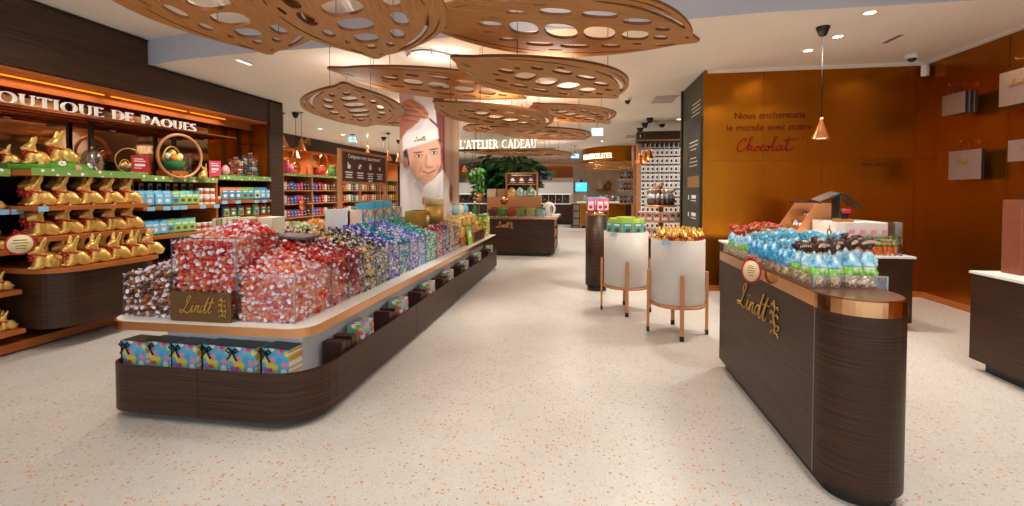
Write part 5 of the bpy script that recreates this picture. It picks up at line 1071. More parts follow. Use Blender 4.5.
    for a, b in (((58, 88), (112, 100)), ((56, 104), (126, 118)), ((56, 122), (124, 134)), ((54, 140), (100, 150))): mix(np.clip(1.2-seg_d(px, py, a, b)/2.6, 0, 1)*.8, '#7d4130'); mix(np.clip(1.2-seg_d(px, py, (a[0], a[1]-7), (b[0], b[1]-7))/3, 0, 1)*.45, '#d6957a')
    mix(np.clip(3.2-seg_d(px, py, (62, 72), (146, 142)), 0, 1), '#c99a4c'); mix(np.clip(4-seg_d(px, py, (146, 142), (178, 172)), 0, 1), '#6a3a22')
    mix(E(122, 436, 7, 15, .5), '#b4664a'); mix(E(217, 408, 7, 36, .4), '#8a4530'); mix(soft_poly(px, py, [(196, 480), (245, 470), (245, 505), (196, 505)]), '#e8d4c8')
    return c0[0]
m, n_, l_, b_ = nt('banner_print'); va = n_.new('ShaderNodeVertexColor'); va.layer_name = 'print'; l_.new(va.outputs['Color'], b_.inputs['Base Color']); b_.inputs['Roughness'].default_value = .6
M_PRINT = m
def poster(p0, p1, z0, z1, ua, ub, va_, vb, NX, NZ, name, parent):
    us = np.linspace(0, 1, NX+1); vs_ = np.linspace(0, 1, NZ+1); U, V = np.meshgrid(us, vs_)
    vs = [(p0[0]+(p1[0]-p0[0])*u, p0[1]+(p1[1]-p0[1])*u, z0+(z1-z0)*v) for v in vs_ for u in us]
    fs = [(j*(NX+1)+i, j*(NX+1)+i+1, (j+1)*(NX+1)+i+1, (j+1)*(NX+1)+i) for j in range(NZ) for i in range(NX)]
    mb = MB().m(M_PRINT); mb.add(vs, fs, False); o = mb.build(name, parent, True)
    col = chef(ua+(ub-ua)*U, vb+(va_-vb)*V).reshape(-1, 3); at = o.data.color_attributes.new('print', 'FLOAT_COLOR', 'POINT')
    at.data.foreach_set('color', np.hstack([col, np.ones((len(col), 1))]).astype(np.float32).ravel())
bn = thing('chef_banner', 'tall printed banner of a smiling chef in white hat wrapped round a column', 'banner', (cx0, cy0, zb3))
rowz = lambda py: ony(420, py, cy0)[1]
va0 = (90-80)*3.61; vb0 = va0+ 0
top_v = (92-80)*3.61; bot_v = top_v+(zt-zb3)/(zt-rowz(212))*(212-92)*3.61
poster((cx0, cy0), (cx1, cy0), zb3, zt, 35, 192, top_v, bot_v, 150, 420, 'front_print', bn)
poster((cx1, cy0), (cx1, cy1), zb3, zt, 192, 247, top_v, bot_v, 50, 300, 'side_print', bn)
MB().m(M_WHITE).box(cx0, cx1-.002, cy0+.002, cy0+.018, zb3, zt).box(cx1-.02, cx1-.002, cy0+.018, cy1, zb3, zt).build('backing', bn, True)
mb = MB().m(mat('hat_gold', '#b98a45', .5)); x0, z0 = ony(416, 141.5, cy0); script(mb, SCRIPT, .072, .004, facing((x0-.02, cy0-.003, z0), (1, 0, .12), (-.1, 0, 1)), .1); script(mb, CREST, .065, .003, facing((x0-.02, cy0-.003, z0), (1, 0, .12), (-.1, 0, 1))); mb.build('hat_lettering', bn, True)
# ================================================================ LEFT WALL SHELVING
def zof(px, py, x): return onx(px, py, x)[1]
mb = MB().m(M_MIRROR).box(-5.80, -5.79, -1.4, 6.35, 1.30, 2.62); t = tag(mb.build('mirror_panel'), 'long tinted mirror behind the Easter sign and display shelf', 'mirror')
mb = MB().m(M_COPW).box(-5.82, -5.78, 6.35, 6.97, .1, 2.62).box(-5.80, -5.24, 6.955, 6.975, .1, 2.62); struct('trim_7', mb)
struct('trim_8', MB().m(M_OAK).box(-5.84, -5.24, -1.4, 6.97, 2.62, 2.655).box(-5.56, -5.545, -1.4, 6.97, 2.52, 2.62))  # soffit, plus a lip added to block the strip's reflection in the mirror
for k, (a, b) in enumerate(((0.3, yat(110, -5.45)-.04), (yat(110, -5.45)+.04, yat(190, -5.45)-.03), (yat(190, -5.45)+.03, 6.3))):
    t = thing('led_strip', f'warm glowing light strip under the dark fascia, {["nearest", "middle", "farthest"][k]} length', 'light strip', (-5.45, (a+b)/2, 2.60), 0, 'light strips under the fascia'); MB().m(M_LED).box(-.006, .006, -(b-a)/2, (b-a)/2, 0, .012).build('diffuser', t); MB().m(M_COPS).box(-.025, .025, -(b-a)/2, (b-a)/2, .012, .02).build('channel', t)
    l = bpy.data.lights.new('strip_lamp', 'AREA'); l.shape = 'RECTANGLE'; l.size = .14; l.size_y = b-a; l.energy = 3.4*(b-a)/2; l.color = (1, .72, .38); q = bpy.data.objects.new('strip_lamp', l); COL.objects.link(q); q.location = (-5.45, (a+b)/2, 2.59)
for px, nm in ((110, 'between the first and second bay'), (190, 'behind the copper hoop'), (253, 'beside the clear boxes')):
    y = yat(px, -5.4); tag(MB().m(M_BLACK).at(-5.64, y, 0).box(-.02, .02, -.02, .02, 1.66, 2.62).box(-.02, .30, -.015, .015, 2.265, 2.285).build('shelf_upright'), f'black metal upright rising to the fascia {nm}', 'upright', 'black shelf uprights')
t = thing('copper_rail_shelf', 'thin copper framed high shelf running under the Easter sign', 'shelf', (-5.5, 3.5, 2.27))
MB().m(M_COPP).box(-5.72, -5.30, .5, 6.35, 2.312, 2.327).build('shelf_board', t, True)
for x in (-5.31, -5.5, -5.70): MB().m(M_COPR, True).tube([(x, .5, 2.303), (x, 6.35, 2.303)], .009, 6).build('rail', t, True)
# sign letters
S_ = 'OUTIQUE DE PAQUES'; ya, ye = yat(-2, -5.36), yat(196, -5.36); sz = (ye-ya)/(caps_width(S_)-.13); sz_h = .108
t = thing('easter_sign', 'white raised capital letters BOUTIQUE DE PAQUES along the top of the left shelves', 'sign', (-5.36, 4.4, 2.29))
x = -caps_width('B')
for ch in 'B'+S_:
    w_, st = GL[ch]
    if st: mb = MB().m(M_LETW); caps(mb, ch, 1, .03, facing((-5.36, ya+x*sz, 2.327), (0, 1, 0), (0, 0, 1)) @ Matrix.Diagonal((sz, sz_h, 1, 1))); mb.build('letter', t, True)
    x += w_+.13
tg = lambda mb, x, y, z, w=.07: mb.box(x, x+.004, y-w/2, y+w/2, z-.035, z+.012)
# ---- bay of small bunnies at the picture edge
t = thing('shelf_bay', 'shelf bay of small gold bunnies at the left picture edge', 'shelf unit', (-5.5, 2.6, .1))
ZA = [(.23, -5.10), (.59, -5.13), (.96, -5.16), (1.33, -5.19)]
for z, x in ZA: MB().m(M_OAK).box(-5.78, x, 1.4, 3.46, z-.045, z, .003).build('shelf', t, True)
MB().m(M_OAK).box(-5.78, -5.20, 1.4, 3.44, 1.645, 1.70).build('display_shelf', t, True)
MB().m(M_EDGE).box(-5.20, -5.195, 1.4, 3.44, 1.635, 1.705).build('daisy_edging', t, True)
mb = MB().m(M_TAG)
for z, x in ZA[3:]: [tg(mb, x, y, z-.01, .09) for y in (3.37, 3.48)]
mb.build('price_labels', t, True)
MB().m(M_DARK).box(-5.80, -5.78, 1.4, 3.44, .1, 1.64).build('back_panel', t, True)
SM = Pool(make_bunny('little_gold_bunny', 'little gold bunny', vox=.012))
for k, (z, x) in enumerate(ZA):
    yy = 3.47
    for j in range(3):
        for i in range(3):
            SM.put((x-.10-.13*j, yy-.09-.115*i+.03*(j % 2), z), PI/2-.05, f'little gold bunny, {ORD[i]} from right, {["front", "second", "back"][j]} row, {["lowest", "second", "third", "top"][k]} shelf at the left edge', 'little bunnies at the left picture edge', .62)
y, z = onx(20, 244, -4.96); t = thing('round_tag', 'round cream tag with red rim and bow on the left edge shelves', 'tag', (-4.96, y, z)); R_ = facing((0, 0, 0), (.35, 1, 0), (0, 0, 1))
for nm, r, a, b, m in (('red_rim', .098, -.004, .004, M_REDC), ('face', .084, .004, .006, mat('tag_cream', '#e8d9a8', .5))): mb = MB().m(m); mb.X = R_; mb.cyl(r, a, b, 32); mb.build(nm, t)
mb = MB().m(M_GOLDL); mb.X = R_; [mb.box(-w/2, w/2, y_, y_+.008, .006, .007) for w, y_ in ((.09, .03), (.11, .005), (.07, -.02), (.06, -.045))]; mb.build('print', t)
mb = MB().m(M_RED, True); mb.X = R_; [mb.tube([(0, .10, .005), (s*.03, .125, .01), (s*.045, .105, .008), (s*.02, .095, .006), (0, .10, .005)], .007, 6) for s in (-1, 1)]; mb.build('ribbon_bow', t)
# ---- podium of big bunnies
PY0, PY1 = 3.47, 4.53
t = thing('bunny_podium', 'shelf unit of big gold bunnies with dark curved base', 'shelf unit', (-5.3, 4.0, .1))
bow_ = rrect(-5.78, -4.75, PY0, PY1+.12, (.30, .02, .02, .32), 10); bow2 = rrect(-5.74, -4.80, PY0+.04, PY1+.06, (.26, .02, .02, .30), 10)
MB().m(M_OAK).prism(bow_, .73, .775).build('bowed_shelf', t, True)
MB().m(M_WOOD).prism(bow2, .20, .73).build('curved_base', t, True)
for z in (1.07, 1.36): MB().m(M_OAK).box(-5.78, -4.95, PY0, PY1+.03, z-.045, z, .003).build('shelf', t, True)
MB().m(M_OAK).box(-5.78, -4.98, PY0-.02, PY1+.05, 1.645, 1.70).build('display_shelf', t, True)
MB().m(M_EDGE).box(-4.98, -4.975, PY0-.02, PY1+.05, 1.645, 1.715).build('daisy_edging', t, True)
MB().m(M_DARK).box(-5.80, -5.78, PY0, PY1+.05, .2, 1.64).build('back_panel', t, True)
mb = MB().m(M_TAG); tg(mb, -4.95, yat(43, -4.95), 1.345, .08); mb.build('price_label', t, True)
BR = Pool(make_bunny('shaded_bunny', 'shade-darkened foil bunny', M_GOLDSH, vox=.013))
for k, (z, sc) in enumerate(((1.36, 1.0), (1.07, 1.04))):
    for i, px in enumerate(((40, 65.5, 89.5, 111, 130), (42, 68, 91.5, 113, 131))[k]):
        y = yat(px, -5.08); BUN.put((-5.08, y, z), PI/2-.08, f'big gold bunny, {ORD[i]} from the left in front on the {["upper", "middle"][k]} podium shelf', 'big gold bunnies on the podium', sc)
        BR.put((-5.28, y+.10, z), PI/2-.08, f'shade-darkened foil bunny in the back row, {ORD[i]} from left, {["upper", "middle"][k]} podium shelf', 'shade-darkened bunnies on the podium', sc*1.14)
for j, (x, pxs) in enumerate(((-4.87, (51, 74, 96, 117, 135, 151)), (-5.07, (46, 63, 83, 104, 122, 139)))):
    for i, px in enumerate(pxs):
        y = yat(px, x); xx = x-(.10 if px < 55 and j == 0 else 0)
        BUN.put((xx, y, .775), PI/2-.08+random.uniform(-.1, .1), f'big gold bunny, {ORD[i]} from left in the {["front", "rear"][j]} row, lowest bowed podium shelf', 'big gold bunnies on the podium', 1.0)
# ---- bays of bags and tubs
YC0, YC1, YD1 = 4.67, 5.82, 6.95
t = thing('shelf_bay', 'shelf bay of blue and green bags beside the bunny podium', 'shelf unit', (-5.5, 5.2, .1))
for z in (1.31, .95, .55): MB().m(M_OAK).box(-5.78, -5.15, YC0, YC1, z-.045, z, .003).build('shelf', t, True)
MB().m(M_OAK).box(-5.78, -5.17, YC0, YC1, 1.62, 1.67).build('display_shelf', t, True); MB().m(M_EDGE).box(-5.17, -5.165, YC0, YC1, 1.62, 1.69).build('daisy_edging', t, True)
MB().m(M_BLACK).box(-5.78, -5.55, YC0, YC1, 1.49, 1.50).build('hanging_ledge', t, True)
mb = MB().m(M_TAG); [tg(mb, -5.15, yat(px, -5.15), 1.295, .10) for px in (150.5, 166.5, 176, 183.5, 202.5, 216.5)]; mb.build('price_labels', t, True)
MB().m(M_DARK).box(-5.80, -5.78, YC0, YC1, .1, 1.62).build('back_panel', t, True)
t = thing('shelf_bay', 'shelf bay of orange and blue bags next to the dark end pilaster', 'shelf unit', (-5.5, 6.4, .1))
for z in (1.36, 1.10, .72): MB().m(M_OAK).box(-5.78, -5.16, YC1+.03, YD1, z-.045, z, .003).build('shelf', t, True)
MB().m(M_OAK).box(-5.78, -5.17, YC1+.03, YD1, 1.665, 1.715).build('display_shelf', t, True); MB().m(M_EDGE).box(-5.17, -5.165, YC1+.03, YD1, 1.665, 1.735).build('daisy_edging', t, True)
MB().m(M_OAK).box(-5.78, -5.20, YC1-.0, YC1+.03, .1, 1.62).build('side_panel', t, True); MB().m(M_DARK).box(-5.80, -5.78, YC1, YD1, .1, 1.66).build('back_panel', t, True)
mb = MB().m(M_TAG); [tg(mb, -5.16, yat(px, -5.16), 1.345, .10) for px in (224.5, 238, 256.5, 264.5)]; mb.build('price_labels', t, True)
M_EGGB = mat('choc_egg_spot', '#8a5026', .45)
W3 = {'blue': (mat('bag_blue', '#2f9fd4', .4), mat('bag_sky', '#7cc8ea', .4), M_WHITEP), 'green': (mat('bag_aqua', '#58b8b0', .4), mat('bag_leaf', '#9ccf74', .4), M_EGGB), 'lime': (mat('bag_lime', '#9cc244', .4), mat('bag_teal', '#57b6c0', .4), M_EGGB), 'orange': (mat('bag_orange', '#e08a34', .4), mat('bag_blue', '#2f9fd4', .4), M_WHITEP), 'teal': (mat('bag_tealdark', '#2c9aa8', .4), mat('bag_pale', '#bfe0d0', .4), M_EGGB), 'red': (mat('bag_red', '#b8322c', .4), mat('bag_leafdark', '#4f9a48', .4), M_WHITEP), 'purple': (mat('bag_purple', '#5f5a9c', .4), mat('bag_mix', '#70b05a', .4), M_REDC)}
PL = {k: Pool(make_pouch(f'{k}_bag', *v, .062, .035, .195)) for k, v in W3.items()}
def shelf_bags(spec, x, z, where, grp, sc=1):
    for i, (px, c) in enumerate(spec): PL[c].put((x, yat(px, x), z), PI/2-.25+random.uniform(-.08, .08), f'{c} printed bag, {ORD[i]} from left on the {where}', grp, sc)
shelf_bags(((139, 'blue'), (148, 'blue'), (157.5, 'blue'), (166, 'blue'), (174.5, 'lime'), (181.5, 'green'), (188, 'green'), (194, 'green')), -5.24, 1.31, 'upper shelf of the blue and green bay', 'bags on the upper shelf right of the podium')
shelf_bags(((146, 'blue'), (153, 'blue'), (161.5, 'blue'), (168.5, 'lime'), (176, 'green'), (183, 'green'), (190, 'green')), -5.24, .95, 'lower shelf of the blue and green bay', 'bags on the lower shelf right of the podium')
shelf_bags(((223.5, 'orange'), (230.5, 'orange'), (237, 'orange'), (244, 'lime'), (249.5, 'lime'), (256, 'teal'), (261.5, 'blue'), (267, 'blue'), (272, 'blue')), -5.26, 1.36, 'upper shelf beside the pilaster', 'bags on the upper shelf beside the pilaster', 1.03)
shelf_bags(((225, 'purple'), (232, 'red'), (239.5, 'purple'), (247, 'red'), (255, 'lime'), (262, 'red'), (268, 'red')), -5.26, 1.10, 'lower shelf beside the pilaster', 'bags on the lower shelf beside the pilaster', .95)
def make_tub():
    t = thing('treat_tub', 'x', 'tub'); MB().m(M_WHITEP, True).lathe([(.036, 0), (.04, .01), (.04, .03)], 16, cap=True).build('base', t); MB().m(mat('tub_label', '#c8642c', .4, var=.3, scale=60), True).lathe([(.0405, .03), (.0405, .075)], 16, cap=False).build('label_band', t)
    MB().m(M_WHITE, True).lathe([(.04, .075), (.036, .085), (.041, .088), (.041, .112), (.0, .115)], 16, cap=False).build('lid', t); return t
TB = Pool(make_tub())
for z, pxs, w in ((1.31, (199.5, 206, 212, 217.5), 'bottom row, upper shelf'), (1.425, (200, 206, 211.5), 'stacked row, upper shelf'), (.95, (197, 203.5, 210), 'lower shelf')):
    for i, px in enumerate(pxs): TB.put((-5.24, yat(px, -5.24), z), 0, f'white and orange treat tub, {ORD[i]} from left, {w} by green bags', 'treat tubs right of the podium')
def make_mini():
    t = thing('hanging_card', 'x', 'card pack'); MB().m(M_WHITEP).box(-.002, .002, -.03, .03, 0, .10).build('card', t); MB().m(mat('mini_red', '#a8443c', .5)).box(.002, .012, -.02, .02, .02, .07, .003).build('sweet', t); return t
MC = Pool(make_mini())
for i in range(9): MC.put((-5.56, YC0+.1+.125*i, 1.50), 0, f'small white card pack with red sweet, {ORD[i]} from the left on the narrow black ledge', 'card packs on the narrow black ledge')
# ---- things on the daisy-edged display shelf
ZG = 1.70
def gx(px, x=-5.22): return (x, yat(px, x))
x, y = gx(12, -5.36); t = thing('bunny_box', 'small brown and gold bunny on a dark box at the left edge', 'chocolate bunny', (x, y, ZG)); t.rotation_euler = (0, 0, PI/2-.5)
MB().m(mat('moss_box', '#3c5a24', .7)).box(-.11, .11, -.08, .08, 0, .06, .004).build('grass_box', t); BUN.put((x, y, ZG+.06), PI/2-.5, 'small gold bunny sitting on the dark moss box at the left edge', 'display bunnies on the daisy shelf', .62)
t['label'] = 'dark moss box under the small bunny at the left edge'; t['category'] = 'box'; t.name = 'moss_box'
x, y = gx(37); tag(MB().m(M_GREEN).at(x, y, ZG, .3).box(-.13, .13, -.15, .15, 0, .055, .015).build('grass_mat'), 'square of green grass under the big plain gold bunny', 'grass mat'); BUN.put((x, y, ZG+.055), PI/2-.35, 'big plain gold bunny on a grass mat above the podium', 'display bunnies on the daisy shelf', .92)
x, y = gx(65, -5.2); t = thing('grass_mound', 'green grass mound dotted with daisies and a violet flower', 'grass mound', (x, y, ZG)); MB().m(M_GREEN, True).lathe([(.0, .09), (.1, .085), (.19, .05), (.21, 0)], 24, cap=False, sy=1.25, wob=lambda a, z: 1+.05*math.sin(7*a)).build('mound', t)
for i, (a, r, z, c) in enumerate(((-.6, .19, .07, '#f4f4ee'), (.4, .2, .06, '#f4f4ee'), (1.2, .2, .07, '#a878c8'), (-1.3, .2, .05, '#f0d060'), (.9, .21, .03, '#f4f4ee'), (-.1, .21, .03, '#e89a90'))):
    mb = MB().m(mat('petal%s' % c[1:], c, .6), True); mb.X = facing((r*math.cos(a), r*1.25*math.sin(a), z), (-math.sin(a), math.cos(a), 0), (-.4*math.cos(a), -.4*math.sin(a), 1)); q = .05 if c == '#a878c8' else .032
    for k in range(7): b = 2*PI*k/7; mb.ball((q*.6*math.cos(b), q*.6*math.sin(b), 0), (q*.42, q*.42, .006), 8, 4)
    f = mb.build('flower', t); mb = MB().m(mat('flower_eye', '#e8b83a', .6), True); mb.X = facing((r*math.cos(a), r*1.25*math.sin(a), z), (-math.sin(a), math.cos(a), 0), (-.4*math.cos(a), -.4*math.sin(a), 1)); mb.ball((0, 0, .005), (q*.3, q*.3, .008), 8, 4); mb.build('flower_eye', f)
BUN.put((x, y-.02, ZG+.08), PI/2-.2, 'tall gold bunny with big red bow on the daisy mound', 'display bunnies on the daisy shelf', 1.12)
def cloche(px, r, h, label, x0=-5.2):
    x, y = gx(px, x0); t = thing('glass_cloche', label, 'glass dome', (x, y, ZG)); MB().m(M_GLASSE, True).lathe([(r, .02), (r, h*.55), (r*.85, h*.8), (r*.5, h*.95), (0, h)], 24, cap=False).build('dome', t); MB().m(M_OAK, True).lathe([(r*1.08, 0), (r*1.08, .02)], 24).build('base', t); MB().m(M_GOLDL).ball((0, 0, h+.015), .016, 10, 8).build('knob', t); return x, y
x, y = cloche(93, .095, .25, 'glass cloche over two chicks beside the violet flower')
def chick(x, y, z, s, label, g):
    t = thing('chick', label, 'chick figure', (x, y, z), .3, g); mb = MB().m(M_GOLD); mb.ball((0, 0, .03), (.032, .026, .03), 14, 10); mb.ball((.018, 0, .068), (.021, .02, .021), 14, 10); mb.ball((-.03, 0, .045), (.016, .012, .012)); bd = remesh(mb, .006, 'body', M_GOLD, t, 3); MB().m(M_CARROT).at(.038, 0, .066, 0, 0, PI/2).lathe([(.007, 0), (0, .014)], 8).build('beak', t); t.scale = (s,)*3
chick(x+.02, y-.04, ZG+.02, 1.3, 'gold chick under the glass cloche, left one', 'chicks under the cloche'); chick(x+.03, y+.045, ZG+.02, 1.2, 'gold chick under the glass cloche, right one', 'chicks under the cloche')
def hoop(px, x0, r, tr, zc_, m, label):
    x, y = gx(px, x0); t = thing('display_hoop', label, 'display hoop', (x, y, ZG)); mb = MB().m(m, True); mb.X = facing((0, 0, zc_), (.2, .98, 0), (0, 0, 1)); mb.tube([(r*math.cos(a), r*math.sin(a), 0) for a in np.arange(0, 2*PI, PI/24)], tr, 8, True); mb.build('ring', t); MB().m(m).box(-.16, .01, -.03, .03, -.012, .012).build('foot', t); return x, y
def basket(x, y, z, s, label):
    t = thing('easter_basket', label, 'basket', (x, y, z)); t.scale = (s,)*3
    MB().m(mat('basket_green', '#1f6a34', .7, var=.3, scale=120, bump=.6), True).lathe([(.07, 0), (.10, .09), (.09, .09), (.065, .01)], 24).build('basket', t)
    mb = MB()
    for i in range(9): a = 2*PI*i/9; mb.m(mat('petalyy%d' % (i % 3), ['#f0cc3a', '#e8e4dc', '#e07a3a'][i % 3], .4), True).ball((.055*math.cos(a), .055*math.sin(a), .11+.02*(i % 2)), (.028, .028, .032), 10, 8)
    mb.m(M_GOLD, True).ball((0, 0, .15), (.035, .035, .045), 12, 8); mb.build('eggs', t)
    MB().m(mat('basket_handle', '#d8b83a', .5), True).tube([(.0, .095*math.cos(a), .08+.14*math.sin(a)) for a in np.arange(0, 3.2, .2)], .008, 6).build('handle', t)
x, y = hoop(130, -5.15, .14, .008, .15, M_GOLDL, 'thin gold wire hoop behind the red price card'); basket(x-.08, y+.02, ZG, .75, 'small green basket inside the thin wire hoop')
x, y = hoop(181, -5.13, .275, .018, .25, M_COPS, 'large copper hoop framing an Easter basket'); basket(x-.14, y+.02, ZG+.06, 1.45, 'green Easter basket full of eggs inside the copper hoop'); tag(MB().m(M_OAK).at(x-.14, y+.02, ZG).box(-.12, .12, -.12, .12, 0, .06, .005).build('wooden_riser'), 'small wooden riser under the Easter basket', 'display riser')
def red_card(px, x0, w, h, m, label):
    x, y = gx(px, x0); t = thing('price_card', label, 'card', (x, y, ZG), 0, 'upright price cards'); mb = MB().m(m); mb.X = facing((0, 0, 0), (.5, .86, 0), (0, 0, 1)); mb.box(-w/2, w/2, .0, h, -.004, .004, .001); mb.build('card', t)
    mb = MB().m(M_WHITEP); mb.X = facing((0, 0, 0), (.5, .86, 0), (0, 0, 1)); [mb.box(-w*.34, w*k, h*q, h*(q+.05), .004, .005) for q, k in ((.8, .2), (.68, .34), (.3, .1))]; mb.box(-w*.3, w*.3, h*.42, h*.56, .004, .005); mb.build('print', t)
red_card(140.5, -5.1, .16, .21, M_REDC, 'bright red price card with white lines by the wire hoop'); red_card(215.5, -5.27, .15, .24, M_PINK, 'pinkish red price card right of the copper hoop')
x, y = gx(204, -5.12); BUN.put((x, y, ZG-.03), -PI/2+.4, 'gold bunny facing right beside the copper hoop', 'display bunnies on the daisy shelf', .72)
x, y = gx(226, -5.2); make_egg('wrapped_egg', 'small wrapped egg between pink card and clear boxes', mat('egg_rose', '#d8a0a0', .4, var=.3), (x, y, ZG+.105), .85)
for i, (px, w, h) in enumerate(((237, .075, .27), (251, .075, .36))):
    x, y = gx(px, -5.25); t = thing('clear_gift_box', f'{["shorter", "taller"][i]} clear box of wrapped chocolates beside the pilaster', 'gift box', (x, y, ZG+.015)); MB().m(M_GLASS).box(-w, w, -w, w, 0, h).build('clear_sleeve', t)
    mb = MB().m(M_GLASSE); [mb.box(a*w-.003, a*w+.003, b*w-.003, b*w+.003, 0, h) for a in (-1, 1) for b in (-1, 1)]; mb.box(-w, w, -w, w, h, h+.003); mb.build('clear_edges', t)
    mb = MB().m(M_PINKP, True); bow(mb, 0, -.0, h+.02, 1.1); mb.build('bow', t); truffle_stuff('wrapped_chocolates', [(x+a, y+b, ZG+.04+c) for c in np.arange(0, h*.78, .042) for a in (-.045, 0, .045) for b in (-.045, 0, .045)], [foil('mix%d' % k, c) for k, c in enumerate(('#2a8aa8', '#c8322c', '#d8a83a', '#e8e0d0'))]+[foil('mix0', '#2a8aa8')], f'colourful wrapped chocolates filling the {["shorter", "taller"][i]} clear box', 'chocolates', rnd, (x, y, ZG+.02), TGL, 1.25)
# ================================================================ BACK LEFT SHOP SHELVES
XL = -7.75; BY = [10.9, 12.2, 13.6, 15.1, 16.7, 18.4]
struct('trim_9', MB().m(M_WOODT).box(-8.36, XL-.05, 10.8, 20, 2.66, 3.035))
mb = MB().m(M_GOLDL); y_, z_ = onx(301, 142, XL); q = thing('fascia_lettering', 'small gold script lettering on the dark fascia of the back left shelves', 'wall lettering', (XL-.04, y_, z_)); script(mb, SCRIPT, .17, .010, facing((XL-.04, y_, z_), (0, 1, 0), (0, 0, 1)), .12); script(mb, CREST, .17, .008, facing((XL-.04, y_, z_), (0, 1, 0), (0, 0, 1))); mb.build('lettering', q, True)
ZS = [.42, .79, 1.16, 1.53, 1.95]
PK = {}
def packet(c, h):
    if c not in PK:
        t = thing('chocolate_packet', 'x', 'packet'); MB().m(mat('packet_'+c[1:], c, .4, var=.1), True).box(-.03, .03, -.068, .068, 0, .19, .012).build('wrapper', t); MB().m(M_WHITEP).box(.03, .033, -.04, .015, .12, .14).box(.03, .033, -.02, .035, .04, .055).build('print', t); PK[c] = Pool(t)
    return PK[c]
CN = {'#b0c4d8': 'pale blue', '#2a62b0': 'blue', '#c83a6a': 'pink', '#2a2228': 'black', '#3a50b0': 'royal blue', '#b8242c': 'red', '#7a4a2a': 'brown', '#2f9a98': 'teal', '#c8a04a': 'gold', '#d8d0c4': 'white', '#4a8a3c': 'green', '#d87a34': 'orange'}
BAYC = [['#b0c4d8', '#b8242c', '#2a62b0', '#2a62b0', '#c83a6a', '#c83a6a', '#2a2228', '#2a2228'], ['#3a50b0', '#3a50b0', '#b8242c', '#b8242c', '#d8d0c4', '#7a4a2a', '#2a2228', '#7a4a2a'], ['#2f9a98', '#2f9a98', '#b8242c', '#c8a04a', '#d8d0c4', '#2f9a98', '#7a4a2a', '#b0c4d8'], ['#7a4a2a', '#d8d0c4', '#c8a04a', '#b8242c', '#7a4a2a', '#d8d0c4', '#c8a04a', '#7a4a2a'], ['#4a8a3c', '#b8242c', '#4a8a3c', '#d87a34', '#4a8a3c', '#c8a04a', '#d87a34', '#4a8a3c']]
for b in range(5):
    y0, y1 = BY[b], BY[b+1]; t = thing('copper_shelf_bay', f'copper framed wall shelf bay, {ORD[b]} of five along the back left wall', 'shelf unit', (XL-.25, (y0+y1)/2, 0), 0, 'copper shelf bays at the back left')
    for y in ((y0, y1) if b == 0 else (y1,)): MB().m(M_COPS).box(XL-.5, XL, y-.03, y+.03, 0, 2.66).build('upright', t, True)
    for k, z in enumerate(ZS): MB().m(M_COPS).box(XL-.5, XL, y0+.03, y1-.03, z-.035, z).build('shelf', t, True)
    MB().m(M_EDGE).box(XL, XL+.005, y0+.03, y1-.03, 1.91, 1.98).build('daisy_edging', t, True); MB().m(mat('warm_back', '#a5672e', .6)).box(XL-.52, XL-.5, y0, y1, 0, 2.66).build('back_panel', t, True); MB().m(M_OAK).box(XL-.5, XL+.01, y0, y1, 2.62, 2.66).build('head', t, True)
    t2 = area(XL-.12, (y0+y1)/2, 2.60, 9, .3, (1, .8, .55))
    for k in (1, 2, 3):
        for i in range(8):
            c = BAYC[b][i]; packet(c, .2).put((XL-.08, y0+.13+(y1-y0-.26)*i/7, ZS[k]), random.uniform(-.15, .15), f'{CN[c]} packet, {ORD[i]} from left, {["bottom", "middle", "upper"][k-1]} shelf of the {ORD[b]} back left bay', 'packets in the back left bays', random.uniform(.95, 1.2))
def tin(px, h, r, c, label):
    y = yat(px, XL-.15); t = thing('gift_cylinder', label, 'gift', (XL-.15, y, ZS[4]), 0, 'gifts on the top shelves at the back left'); MB().m(mat('tin_'+c[1:], c, .4, var=.15), True).lathe([(r, 0), (r, h)], 20).build('tube', t); MB().m(M_GOLDC, True).lathe([(r*1.03, h), (r*1.03, h+.03)], 20).build('lid', t)
for px, h, r, c, n_ in ((286.5, .36, .07, '#d0508a', 'pink'), (291, .26, .07, '#e07aa0', 'light pink'), (309, .26, .10, '#b8322c', 'red'), (317, .24, .10, '#c84a3a', 'brick red'), (321.5, .30, .09, '#c8322c', 'bright red'), (331.5, .34, .10, '#4a9a5a', 'green'), (338.5, .3, .1, '#48b0a0', 'aqua')): tin(px, h, r, c, f'{n_} gift cylinder on a top shelf of the back left bays')
for i, (px, pz, r) in enumerate(((297, .2, .17), (324, .30, .33), (302, -.75, .16))):
    if i == 2: continue
    y = yat(px, XL-.1); t = thing('copper_ring_ornament', f'{["small solid", "tall thin"][i]} copper ring ornament on a top shelf of the back left bays', 'ornament', (XL-.1, y, ZS[4])); mb = MB().m(M_COPR, True); mb.X = facing((0, 0, r+.02), (0, 1, 0), (0, 0, 1))
    if i == 0: mb.cyl(r, -.01, .01, 28)
    else: mb.tube([(r*.75*math.cos(a), r*math.sin(a), 0) for a in np.arange(0, 2*PI, PI/20)], .015, 6, True)
    mb.build('ring', t); MB().m(M_COPS).box(-.05, .05, -.06, .06, 0, .03).build('foot', t)
y = yat(302, XL); t = thing('round_tag', 'round copper tag hanging on the lower shelf edge of the back left bays', 'tag', (XL+.02, y, 1.12)); mb = MB().m(M_COPR); mb.X = facing((0, 0, 0), (0, 1, 0), (0, 0, 1)); mb.cyl(.16, -.005, .005, 28); mb.build('disc', t); mb = MB().m(M_REDC); mb.X = facing((.006, 0, 0), (0, 1, 0), (0, 0, 1)); [mb.box(-.08, .08, q, q+.02, 0, .001) for q in (.04, 0, -.05)]; mb.build('print', t)
